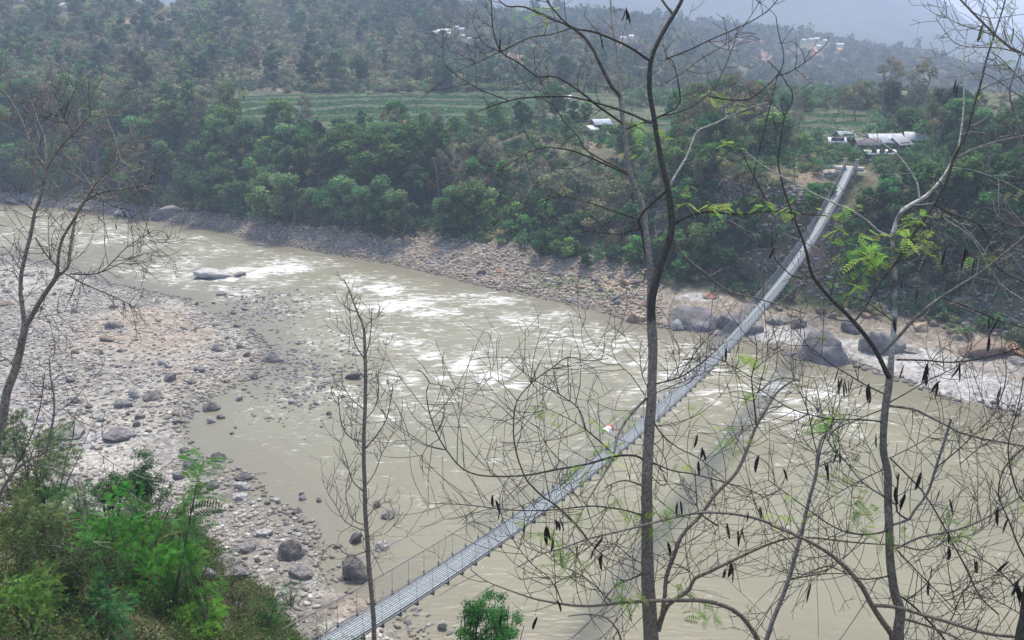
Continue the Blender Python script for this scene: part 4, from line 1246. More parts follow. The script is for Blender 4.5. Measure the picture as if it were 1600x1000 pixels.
# low stone walls near the landing
for px, py, L, rz, lb in [(1285, 263, 4.6, .05, 'low pale stone wall left of the bridge end'), (1298, 276, 2.6, .1, 'short pale stone wall below the longer wall left of the bridge end')]:
    p = ghit(px, py); w = empty('stone_wall', tuple(p), rz, lb, 'wall')
    mb = MB()
    for i in range(int(L / .35)):
        for j in range(2):
            x = -L / 2 + i * .35 + rs.uniform(-.03, .03) + (.15 if j else 0); mb.box(x, x + .33, -.2 + rs.uniform(-.04, .04), .2, -.4 + j * .42, -.4 + j * .42 + .4 + rs.uniform(-.04, .04), np.array((.44, .41, .38)) * rs.uniform(.75, 1.1))
    mb.build('stones', M_WALL, w)
for k, (px, py, w, lb) in enumerate([(680, 52, 5, 'white roofed house at the left end of the upper hamlet'), (689, 50, 5, 'white walled house, second from left in the upper hamlet'), (697, 49, 5.5, 'widest white roofed house of the upper hamlet'),
                                     (703, 54, 3.5, 'small white house below the widest one in the upper hamlet'), (714, 44, 3, 'tiny pale house uphill right in the upper hamlet'), (722, 47, 3.4, 'pale house at the upper right of the upper hamlet'), (723, 57, 3, 'tiny white house low on the right of the upper hamlet'), (735, 62, 3, 'lowest and rightmost tiny white hut of the upper hamlet')]):
    h_ = hit(px, py + 3, 200); house(h_[0], w * .5, 1.9, 1.2, .6, rs.uniform(-.4, .4), (.40, .38, .35), (.44, .44, .45), lb, openings=False)
for px, py, w, lb in [(1255, 66, 6, 'white house furthest left in the ridge top hamlet'), (1267, 65, 6, 'white house at the top of the orange track on the ridge'), (1276, 64, 5, 'pale house on the ridge just right of the orange track'), (1289, 67, 6, 'low white house on the ridge under the tallest tree'), (1312, 73, 8, 'large pale house with bare earth below it at the right of the ridge hamlet'), (1279, 76, 4, 'tiny white hut below the other ridge houses')]:
    h_ = hit(px, py, 300); house(h_[0], w * .62, 3.4, 1.9, .9, rs.uniform(-.4, .4), (.52, .48, .44), WH, lb, openings=False)
for px, py, w, lb in [(30, 4, 4, 'white roofed house at the top left corner of the hillside'), (262, 8, 4.5, 'white roofed house on the crest of the left hillside'), (101, 16, 2, 'tiny white hut on the scrubby left hillside'), (974, 64, 3.5, 'tiny white house on the far hillside between the stems of the main tree'), (986, 62, 3, 'tiny white house right of another behind the main tree')]:
    h_ = hit(px, py, 150)
    if h_: house(h_[0], w * .8, 2.8, 1.9, .9, rs.uniform(-.4, .4), (.5, .47, .43), WH, lb, openings=False)

# ------------------------------------------------------------------ feathery leaves
def feathers(P, D, Lm, r, pairs=8, width=0.34, droop=0.25, colour=(.1, .2, .05), jitter=.25):
    """pinnate leaves: each a row of narrow leaflets on both sides of a drooping midrib"""
    n = len(P); D = D / (np.linalg.norm(D, axis=1)[:, None] + 1e-9)
    U = np.tile([0, 0, 1.0], (n, 1)) + r.normal(size=(n, 3)) * .35
    S = np.cross(D, U); S /= np.linalg.norm(S, axis=1)[:, None] + 1e-9
    Nn = np.cross(S, D)
    Vs = []
    for j in range(pairs):
        t = (j + .7) / pairs
        c = P + D * (Lm * t)[:, None] - np.array([0, 0, 1.0]) * (droop * Lm * t * t)[:, None]
        wl = (Lm * width * math.sin(math.pi * (0.18 + .74 * t)) * r.uniform(.8, 1.2, n))[:, None]
        hw = (Lm / pairs * .36)[:, None]
        for sd in (-1, 1):
            tip = c + S * sd * wl + D * wl * .45 - Nn * wl * .12
            mid = (c + tip) / 2
            Vs.append(np.stack([c, mid - D * hw, tip, mid + D * hw], 1))
    Vs.append(np.stack([P, P + D * (Lm * .5)[:, None] + S * .004 - np.array([0, 0, 1]) * (droop * Lm * .25)[:, None], P + D * Lm[:, None] - np.array([0, 0, 1]) * (droop * Lm)[:, None], P + D * (Lm * .5)[:, None] - S * .004 - np.array([0, 0, 1]) * (droop * Lm * .25)[:, None]], 1))
    V = np.stack(Vs, 1).reshape(-1, 3)
    C = np.array(colour)[None] * r.uniform(1 - jitter, 1 + jitter, n)[:, None]
    C = C * np.stack([1 + .3 * r.uniform(-1, 1, n), np.ones(n), np.ones(n)], 1)
    return V, np.repeat(C, 4 * len(Vs), 0)


# ------------------------------------------------------------------ bare trees in front
DK = (.09, .078, .066); MG = (.25, .21, .165); PL = (.47, .44, .385); GY = (.24, .215, .185)


def catmull(P, step=9.0):
    P = np.asarray(P, float); out = []
    Q = np.concatenate([[2 * P[0] - P[1]], P, [2 * P[-1] - P[-2]]])
    for i in range(len(P) - 1):
        p0, p1, p2, p3 = Q[i:i + 4]
        n = max(int(np.hypot(*(p2 - p1)[:2]) / step), 2)
        t = np.linspace(0, 1, n, False)[:, None]
        out.append(.5 * (2 * p1 + (p2 - p0) * t + (2 * p0 - 5 * p1 + 4 * p2 - p3) * t ** 2 + (3 * p1 - p0 - 3 * p2 + p3) * t ** 3))
    out.append(P[-1:]); return np.concatenate(out)


class BareTree:
    def __init__(s, name, Z, label, base_px, seed):
        s.Z = Z; s.r = np.random.RandomState(seed); s.pts = np.zeros((0, 3)); s.br = []
        s.trunk, s.limb, s.twig = MB(), MB(), MB(); s.LV, s.LC = [], []
        s.name, s.label = name, label; s.pods = []
        b = at(*base_px, Z); s.root = empty(name, tuple(b), 0, label, 'tree'); s.off = -b

    def near(s, x, y):
        if not len(s.pts): return None
        d = np.hypot(s.pts[:, 0] - x, s.pts[:, 1] - y); k = d.argmin()
        return d[k], s.pts[k]

    def add(s, pts, w0, w1, dz=0.0, c=DK, part=None, keep=True, z0=None, step=9.0):
        pts = [p if len(p) > 2 else (p[0], p[1], -1) for p in pts]
        Pw = np.array(pts, float)
        P = catmull(Pw, step); n = len(P); t = np.linspace(0, 1, n)
        Zs = z0
        if Zs is None:
            q = s.near(P[0, 0], P[0, 1]); Zs = q[1][2] if q and q[0] < 22 else s.Z
        Z = Zs + dz * t ** 1.1
        if (Pw[:, 2] > 0).all(): w = P[:, 2]
        else: w = w0 + (w1 - w0) * t ** .85
        if n > 6 and w0 > 2:
            w = w * (1 + .10 * (vnoise(t * n * .45, t * 0 + s.r.rand() * 50, 3) - .5))
            P[:, 0] += (vnoise(t * n * .22, t * 0 + s.r.rand() * 90, 8) - .5) * min(3.0, w0 * .45) * np.minimum(t * 6, 1)
        V = np.array([at(x, y, z) for x, y, z in zip(P[:, 0], P[:, 1], Z)])
        R = np.maximum(w, .9) / 2 * Z / F
        if not callable(c) and c is PL and w0 < 6: c = (.34, .335, .29)
        part = part or (s.trunk if w0 > 8 else s.limb)
        cc = np.array([c(x, y) for x, y in P[:, :2]]) if callable(c) else c
        part.tube(V, R, 8 if w0 > 8 else (5 if w0 > 2.2 else 3), cc)
        if keep:
            s.pts = np.concatenate([s.pts, np.stack([P[:, 0], P[:, 1], Z], 1)])
            s.br.append((P[:, :2], Z, w, c if not callable(c) else MG))
        return P, Z

    def whip(s, x, y, z, ang, L, w, bend, c, lvl):
        c = np.array(c) * min(1, .20 / max(c))
        """a thin curved twig in the tree's own depth layer, with smaller ones on it"""
        n = 9; dx = L / (n - 1); P = [(x, y)]; a = ang
        for i in range(n - 1):
            a += bend / (n - 1) + s.r.normal() * .055
            P.append((P[-1][0] + math.cos(a) * dx, P[-1][1] - math.sin(a) * dx))
        P = np.array(P); dz = s.r.uniform(-.9, .9) * L / 160
        Z = z + dz * np.linspace(0, 1, n)
        V = np.array([at(px, py, zz) for (px, py), zz in zip(P, Z)])
        s.twig.tube(V, np.linspace(w, max(w * .45, .75), n) / 2 * Z / F, 3, np.array(c) * s.r.uniform(1.0, 1.7))
        s.twend.append((P[-1][0], P[-1][1], Z[-1]))
        if lvl > 0:
            for k in range(s.r.randint(1, 4) if L > 45 else s.r.randint(0, 3)):
                i = s.r.randint(2, n); sg = s.r.choice([-1, 1])
                s.whip(P[i][0], P[i][1], Z[i], a + sg * s.r.uniform(.4, 1.1), L * s.r.uniform(.25, .55), w * .72, s.r.normal() * .5, c, lvl - 1)

    def twigs(s, every=24.0, L=(30, 110), up=.5, region=None, lvl=1, wmax=9.0, wt=1.7):
        s.twend = getattr(s, 'twend', [])
        for P, Z, w, c in list(s.br):
            d = np.hypot(*np.diff(P, axis=0).T); cum = np.concatenate([[0], np.cumsum(d)]); tot = cum[-1]
            for k in range(int(tot / every) + 1):
                u = s.r.uniform(0.08, 1) * tot; i = min(np.searchsorted(cum, u), len(P) - 1)
                if w[i] > wmax: continue
                if region and not region(*P[i]): continue
                j = max(i - 1, 0); i2 = min(i + 1, len(P) - 1)
                tg = math.atan2(-(P[i2][1] - P[j][1]), P[i2][0] - P[j][0])
                sg = s.r.choice([-1, 1]); a = tg + sg * s.r.uniform(.5, 1.25)
                toup = math.sin(math.pi / 2 - a); bend = s.r.normal() * .55 + up * toup
                s.whip(P[i][0], P[i][1], Z[i], a, s.r.uniform(*L) * s.r.uniform(.5, 1), min(wt, w[i] * .6 + .4), bend, c, lvl)

    def leaves(s, px, py, n=7, size=(12, 26), spread=12, colour=(.21, .33, .075)):
        q = s.near(px, py); z = q[1][2] if q and q[0] < 140 else s.Z
        n = int(n * 1.5) + 1
        P = np.array([at(px + s.r.normal() * spread, py + s.r.normal() * spread * .7, z + s.r.normal() * .1) for _ in range(n)])
        D = s.r.normal(size=(n, 3)) * [1, .7, .45]; D[:, 2] -= .1
        L = s.r.uniform(*size, n) * 1.12 * z / F
        V, C = feathers(P, D, L, s.r, 7, .33, .35, colour)
        s.LV.append(V); s.LC.append(C)
        for p in P:                                     # stalks tie the leaves back to the nearest wood
            x, y, _ = proj(p); q2 = s.near(x, y)
            if q2 and q2[0] < 40: s.twig.tube(np.array([p, at(*q2[1])]), .002, 3, (.16, .15, .09))

    def pod(s, px, py, L=26, ang=None):
        q = s.near(px, py - L * .5); z = q[1][2] - .03 if q and q[0] < 90 else s.Z
        s.pods.append((px, py, z, L, s.r.uniform(-.3, .3) if ang is None else ang))
        a = at(px, py - L * .5, z)
        if q and q[0] < 70:
            b = at(*q[1]); m = (a + b) / 2 + [0, 0, .02]
            s.twig.tube(np.array([a, m, b]), .0035, 3, DK)

    def build(s, twigname='twigs'):
        for mb, nm in ((s.trunk, 'trunk'), (s.limb, 'branches'), (s.twig, twigname)):
            if mb.n: o = mb.build(nm, M_BARK, s.root, True); o.location = s.off
        if s.LV:
            V = np.concatenate(s.LV); o = mk('foliage', V, [np.arange(len(V)).reshape(-1, 4)], M_LEAFN, np.concatenate(s.LC), s.root); o.location = s.off
        for px, py, z, L, a in s.pods:
            o = bpy.data.objects.new('seed_pod', PODM[s.r.randint(3)]); COL.objects.link(o); o.parent = s.root
            k = L * z / F
            o.location = at(px, py, z) + s.off; o.rotation_euler = (s.r.uniform(-.3, .3), a, s.r.uniform(0, 3.1)); k *= 1.2; o.scale = (k * s.r.uniform(.8, 1.1), k, k)


PODM = []
for k in range(3):
    t = np.linspace(0, 1, 9); mb = MB(); V = []
    wv = .105 * np.sin(math.pi * np.clip(t * .94 + .03, 0, 1)) ** .55 * (1 + .12 * np.sin(t * 26 + k))
    for i in range(9):
        cx = .05 * math.sin(t[i] * 3 + k * 1.3)
        for th in range(6):
            V.append([cx + wv[i] * math.cos(th * 1.047), .32 * wv[i] * math.sin(th * 1.047), .5 - t[i]])
    i = np.arange(8)[:, None] * 6; j = np.arange(6)[None]; jn = (j + 1) % 6
    mb.add(np.array(V), np.stack([i + j, i + jn, i + 6 + jn, i + 6 + j], -1).reshape(-1, 4), c=[(.035, .026, .021), (.05, .037, .029), (.028, .021, .018)][k])
    o = mb.build('seed_pod', M_POD, None, True); PODM.append(o.data); COL.objects.unlink(o); bpy.data.objects.remove(o)

# --- main tree
T1 = BareTree('bare_tree', 13.5, 'tall bare tree with dark seed pods and kinked dark trunk, right of centre', (1018, 1060), 3)
trunkc = lambda x, y: np.array(DK) * .95 if y < 505 else np.array(MG) * (.95 + .25 * (vnoise(x * .2, y * .05, 4)))
T1.add([(1020, 1090, 27), (1018, 1010, 25), (1012, 900, 20), (1010, 800, 17.5), (1013, 700, 16.5), (1017, 620, 15), (1020, 540, 14), (1018, 470, 13), (1030, 420, 12), (1048, 362, 11), (1044, 300, 9.5), (1036, 260, 8.5), (1030, 230, 8), (1022, 190, 8),
        (1015, 150, 7.5), (1015, 110, 7.2), (1023, 78, 7), (1040, 45, 6.8), (1053, 24, 6.2), (1068, -5, 5.5), (1085, -60, 4.5)], 27, 4, .4, trunkc)
T1.add([(1053, 24), (1040, 8), (1022, -20)], 4.5, 3, .3)
T1.add([(1018, 560, 9), (1014, 480, 9.5), (1016, 422, 10), (1009, 364, 10), (1005, 326, 9.5), (991, 290, 9), (984, 273, 8.5), (981, 245, 8.5), (978, 217, 8), (972, 175, 7.5), (969, 150, 7), (957, 137, 6), (945, 115, 5.5), (930, 85, 5), (920, 67, 5), (910, 54, 4.5), (895, 44, 3.6),
        (880, 36, 3.3), (855, 27, 3), (820, 11, 2.6), (792, 10, 2.2), (777, -2, 1.8)], 10, 2, 1.2, lambda x, y: np.array(GY) if y > 150 else np.array(DK))
T1.add([(969, 150), (967, 117), (964, 75), (957, 37), (954, -10)], 5, 2.5, .6, GY)
B1 = [  # (points, w0, w1, dz)
    ([(1050, 352), (1071, 339), (1105, 331), (1155, 334), (1206, 330), (1244, 333), (1290, 337)], 5.5, 2.2, -.9), ([(1206, 330), (1189, 296), (1174, 268), (1158, 235)], 2.4, 1.4, -.5),
    ([(1238, 332), (1225, 297), (1216, 256), (1217, 240), (1222, 205), (1226, 180), (1237, 160), (1237, 142), (1231, 132), (1220, 115), (1200, 95)], 3.2, 1.6, -.4),
    ([(1018, 193), (980, 176), (930, 160), (887, 151), (830, 152), (792, 158), (747, 174)], 4.8, 1.8, 1.2), ([(795, 157), (755, 142), (725, 125), (695, 100), (692, 60), (694, 37)], 2, 1.2, .4),
    ([(978, 197), (930, 162), (912, 147), (870, 120), (840, 120), (820, 105), (800, 92), (782, 81), (772, 52), (767, -5)], 4.2, 1.8, -.8), ([(782, 81), (827, 59), (860, 54), (893, 44)], 2.4, 1.8, 0), ([(782, 81), (755, 67), (737, 32)], 2, 1, -.4), ([(782, 81), (735, 102), (700, 118)], 1.8, 1, .3),
    ([(1016, 95), (980, 72), (930, 50), (895, 43), (865, 15), (852, -6)], 5, 2.2, -.9),
    ([(984, 272), (936, 247), (914, 232), (905, 215), (880, 187), (852, 140), (835, 110)], 3.4, 1.5, .9), ([(986, 275), (912, 242), (876, 232), (840, 232), (811, 247), (778, 266), (765, 275)], 3.6, 1.4, -.9),
    ([(998, 343), (948, 326), (912, 314), (876, 307), (835, 319), (808, 330)], 3.2, 1.3, .8), ([(876, 307), (862, 300), (853, 318), (857, 340), (881, 352), (907, 363)], 1.8, 1.4, .2),
    ([(999, 358), (962, 366), (924, 360), (907, 363)], 2.6, 2, .4), ([(1046, 292), (1030, 308), (1015, 321), (998, 343), (1003, 362), (1006, 384), (1013, 422)], 5, 4, .35),
    ([(1042, 300), (1054, 276), (1074, 242), (1081, 225), (1092, 204), (1120, 192), (1160, 172), (1200, 160)], 5, 2, 1.0, PL), ([(1092, 204), (1062, 190), (1048, 178)], 2, 1.3, .3, PL),
    ([(1019, 125), (1035, 107), (1050, 82), (1062, 60), (1075, 30), (1084, 5)], 2.8, 1.4, .6, PL), ([(1019, 122), (1000, 136), (970, 153)], 1.5, 1.2, .6, PL),
    ([(1025, 185), (1050, 172), (1062, 160), (1060, 130), (1052, 97), (1046, 92)], 3, 1.5, -.6), ([(975, 204), (1000, 193), (1025, 188)], 2.5, 2, 0),
    ([(1040, 92), (1072, 80), (1115, 60), (1150, 45), (1180, 30), (1202, 15), (1216, -2)], 2.6, 1.6, -.5), ([(1030, 182), (1070, 172), (1105, 149), (1115, 140), (1132, 107), (1145, 75), (1155, 40)], 2.6, 1.2, .7),
    ([(1107, 150), (1140, 156), (1172, 154), (1200, 132), (1220, 110), (1225, 87), (1216, 50), (1212, 25)], 2.8, 1.3, -.3), ([(1215, 118), (1235, 112), (1265, 92), (1290, 70), (1295, 57)], 2.2, 1.3, -.3),
    ([(1090, 95), (1140, 65), (1165, 37), (1190, -2)], 2, 1.2, .4), ([(1040, 130), (1072, 110), (1090, 95)], 2.2, 2, .4), ([(1215, 118), (1195, 200), (1185, 240), (1175, 290)], 1.6, 2.4, .3),
    ([(1010, 622), (985, 648), (966, 679), (958, 713), (934, 756), (920, 778), (902, 813), (885, 850)], 5, 2.2, -1.2, MG),
    ([(1006, 719), (992, 712), (961, 713), (918, 725), (868, 734), (818, 743), (765, 744), (736, 739), (714, 725), (686, 686), (671, 646), (666, 612), (671, 598), (660, 582), (652, 578)], 4, 1.5, -1.2),
    ([(671, 599), (702, 605), (736, 619)], 1.5, 1, .3), ([(673, 641), (690, 643), (706, 650)], 1.2, .9, .2), ([(686, 686), (666, 700), (656, 722), (660, 735), (668, 744)], 1.4, 1, .2), ([(868, 734), (873, 722), (875, 720), (852, 692), (842, 668)], 1.8, 1.1, .2),
    ([(1240, 834), (1191, 813), (1146, 803), (1098, 801), (1052, 809), (985, 826), (920, 842), (875, 858), (851, 864), (830, 875), (808, 887)], 6, 1.7, -.6, GY),
    ([(918, 843), (902, 822), (870, 791), (851, 778), (832, 760), (820, 744), (806, 703), (802, 665), (808, 626), (837, 593), (861, 576), (887, 558), (916, 564), (950, 560)], 3.4, 1.4, .8),
    ([(808, 626), (790, 605), (770, 590), (766, 587)], 1.7, 1, -.3), ([(887, 558), (888, 580), (888, 610), (892, 628)], 1.6, 1, .2), ([(916, 673), (905, 640), (880, 620), (837, 595), (810, 575), (790, 556)], 2.3, 1.1, -.4), ([(965, 715), (938, 690), (917, 672)], 3, 2.4, -.3),
    ([(917, 672), (890, 655), (848, 636), (828, 634)], 1.9, 1, .4),
    ([(1028, 985, 11), (1036, 960, 9), (1045, 945, 7), (1062, 933, 6.5), (1078, 921, 6), (1086, 904, 6), (1107, 894, 5.6), (1160, 868, 5), (1203, 849, 4.2), (1240, 840, 3.6), (1280, 841, 3.2), (1330, 847, 2.8), (1385, 851, 2)], 8, 2, -1.0, MG),
    ([(1034, 965, 7.5), (1038, 928, 7), (1040, 904, 7), (1054, 868, 6.8), (1066, 837, 6.5), (1093, 806, 6.2), (1112, 779, 6), (1133, 757, 5.8), (1150, 739, 5.6), (1167, 703, 5.4), (1182, 665, 5), (1194, 643, 4.6), (1213, 614, 4), (1234, 598, 3.4), (1246, 592, 2.6)], 8, 3, .8, MG),
    ([(1182, 665), (1179, 636), (1174, 588), (1181, 564), (1182, 540), (1178, 520)], 3.2, 1.4, .3), ([(1174, 590), (1150, 575), (1120, 560), (1090, 556)], 1.8, 1, .3), ([(1176, 580), (1200, 560), (1225, 545)], 1.8, 1, .2),
    ([(1186, 1004), (1179, 990), (1160, 964), (1136, 948), (1102, 939), (1069, 938), (1016, 939), (968, 942), (920, 947), (880, 944), (832, 935), (784, 918), (755, 905), (735, 890)], 8.5, 1.6, -.8, MG),
    ([(1086, 904), (1078, 893), (1060, 882), (1045, 880)], 2, 1.1, .3), ([(1012, 860), (1045, 876), (1080, 895)], 1.6, 1.2, .3), ([(1006, 806), (980, 798), (950, 793), (920, 791), (860, 797), (800, 797), (729, 789), (690, 787), (668, 786)], 3, 1.2, -1.0),
    ([(1005, 760), (985, 752), (968, 752), (945, 762)], 3, 1.6, -.5), ([(1013, 740), (1038, 760), (1042, 728), (1030, 700), (1018, 690)], 1.8, 1.5, .5), ([(1014, 720), (1050, 735), (1080, 740), (1120, 750), (1170, 765), (1200, 780)], 2.6, 1.6, .8), ([(1015, 650), (1035, 680), (1060, 700), (1090, 715), (1130, 745)], 2.6, 1.3, .7),
    ([(1024, 600), (1060, 590), (1085, 575), (1110, 555), (1130, 535)], 3, 1.4, .6), ([(1022, 615), (1070, 595), (1120, 575)], 2, 1.2, -.4), ([(1060, 586), (1056, 565), (1048, 540)], 1.7, 1, .2), ([(1012, 605), (1003, 585), (1000, 560), (1000, 545), (1003, 530)], 1.8, 1.2, .5),
    ([(1008, 618), (985, 585), (968, 570), (957, 550), (955, 535)], 2, 1.1, .5), ([(1046, 365), (1070, 400), (1100, 425), (1140, 455), (1180, 465), (1260, 490)], 3, 2, .8, GY), ([(1048, 380), (1075, 372), (1110, 355), (1150, 340)], 3, 1.4, -.5, GY), ([(1042, 400), (1030, 412), (1012, 420), (1005, 440)], 2.2, 1.8, .5),
    ([(918, 843), (945, 870), (985, 885), (1010, 900)], 2, 1.6, .6), ([(1010, 884), (985, 870), (960, 850), (930, 845)], 1.8, 1.3, -.5), ([(1004, 896), (985, 905), (965, 912), (945, 935), (940, 945)], 3, 1.5, -.4),
    ([(888, 963), (920, 960), (948, 966), (965, 985), (972, 1004)], 2, 3.5, .6, GY), ([(960, 945), (935, 920), (910, 900), (870, 880), (845, 860)], 3, 1.4, .5, GY), ([(880, 944), (860, 905), (830, 880), (800, 840), (780, 790), (790, 750)], 2, 1.2, .5),
    ([(1250, 595), (1225, 590), (1205, 597), (1190, 610)], 2.2, 1.3, -.2), ([(1122, 822), (1092, 800), (1088, 770), (1086, 735)], 3, 1.5, .4)]
for b in B1: T1.add(b[0], b[1], b[2], b[3], b[4] if len(b) > 4 else DK)
T1.twigs(34, (25, 80), .5, lambda x, y: y < 500, 1, 6, 1.5)
T1.twigs(33, (70, 210), .9, lambda x, y: y > 500, 1, 7, 1.6)
T1.twigs(44, (30, 90), .5, lambda x, y: y > 560, 1, 7, 1.4)
for x, y, n in [(1070, 318, 4), (1110, 324, 7), (1145, 328, 6), (1192, 322, 7), (1230, 325, 7), (1162, 168, 3), (1000, 190, 3), (990, 235, 5), (1030, 218, 4), (1120, 148, 4), (830, 8, 5), (850, 20, 4), (1065, 290, 4), (1140, 225, 4), (920, 668, 4), (945, 700, 7), (955, 720, 6), (890, 745, 6), (905, 738, 5),
                (1010, 825, 5), (1000, 810, 5), (980, 935, 5), (985, 925, 4), (1090, 960, 6), (1115, 962, 5), (1215, 810, 5), (890, 880, 4), (885, 870, 4), (905, 900, 4), (1060, 730, 4), (1150, 700, 4), (1155, 560, 5), (1180, 568, 5), (830, 830, 4), (850, 845, 4), (960, 780, 4), (990, 650, 4), (1130, 680, 3), (1050, 800, 4), (980, 800, 5), (1075, 935, 3), (905, 800, 3), (1095, 640, 3), (840, 640, 3), (860, 645, 3), (1175, 620, 4)]:
    T1.leaves(x, y, n, (9, 22), 9)
for x, y in [(975, 24), (979, 22), (982, 27), (940, 64), (781, 72), (1134, 553), (1101, 712), (1096, 708), (1092, 732), (1227, 742), (1183, 725), (1087, 689), (770, 783), (777, 791), (780, 803), (819, 830), (869, 820), (873, 822), (878, 819), (854, 837), (858, 834), (864, 844), (862, 855), (876, 873), (902, 862),
             (926, 866), (935, 849), (940, 874), (938, 880), (874, 947), (836, 974), (762, 964), (782, 971), (1058, 796), (1064, 794), (1045, 858), (1138, 830), (1153, 842), (1161, 837), (1158, 835), (1168, 808), (1189, 803), (1140, 891), (1145, 897), (1131, 896), (985, 962), (1207, 395), (1237, 337)]:
    T1.pod(x, y, T1.r.uniform(16, 25))
T1.build()

# --- right hand tree
T2 = BareTree('bare_tree', 12.5, 'bare tree with a trunk turning pale towards the top, at the right of the photo', (1405, 1060), 8)
def t2c(x, y):
    k = sstep(600, 540, y) if False else (1 - sstep(535, 610, y))
    n = vnoise(x * .5, y * .16, 6)
    p = np.array(PL) * (.75 + .5 * n)
    if vnoise(x * .15, y * .12, 16) > .62: p = p * .4
    return np.array(MG) * (.85 + .3 * n) * (1 - k) + p * k
T2.add([(1410, 1090, 21), (1403, 1000, 18), (1404, 975, 16.5), (1406, 955, 16), (1396, 920, 14.5), (1390, 860, 13), (1388, 800, 12.5), (1386, 740, 12), (1380, 700, 11.5), (1384, 640, 12), (1390, 596, 11.5), (1394, 550, 9), (1398, 500, 8.5), (1398, 440, 8), (1395, 400, 7.6), (1396, 362, 7), (1404, 336, 6.4), (1420, 322, 6),
        (1450, 305, 6), (1475, 275, 5), (1490, 250, 4.6), (1497, 235, 4.2), (1512, 207, 4), (1520, 175, 3.6), (1530, 140, 3.4), (1537, 107, 3.2), (1547, 70, 3), (1557, 42, 2.6), (1572, -4, 2.2)], 20, 2, .6, lambda x, y: t2c(x, y) if y > 255 else np.array(DK))
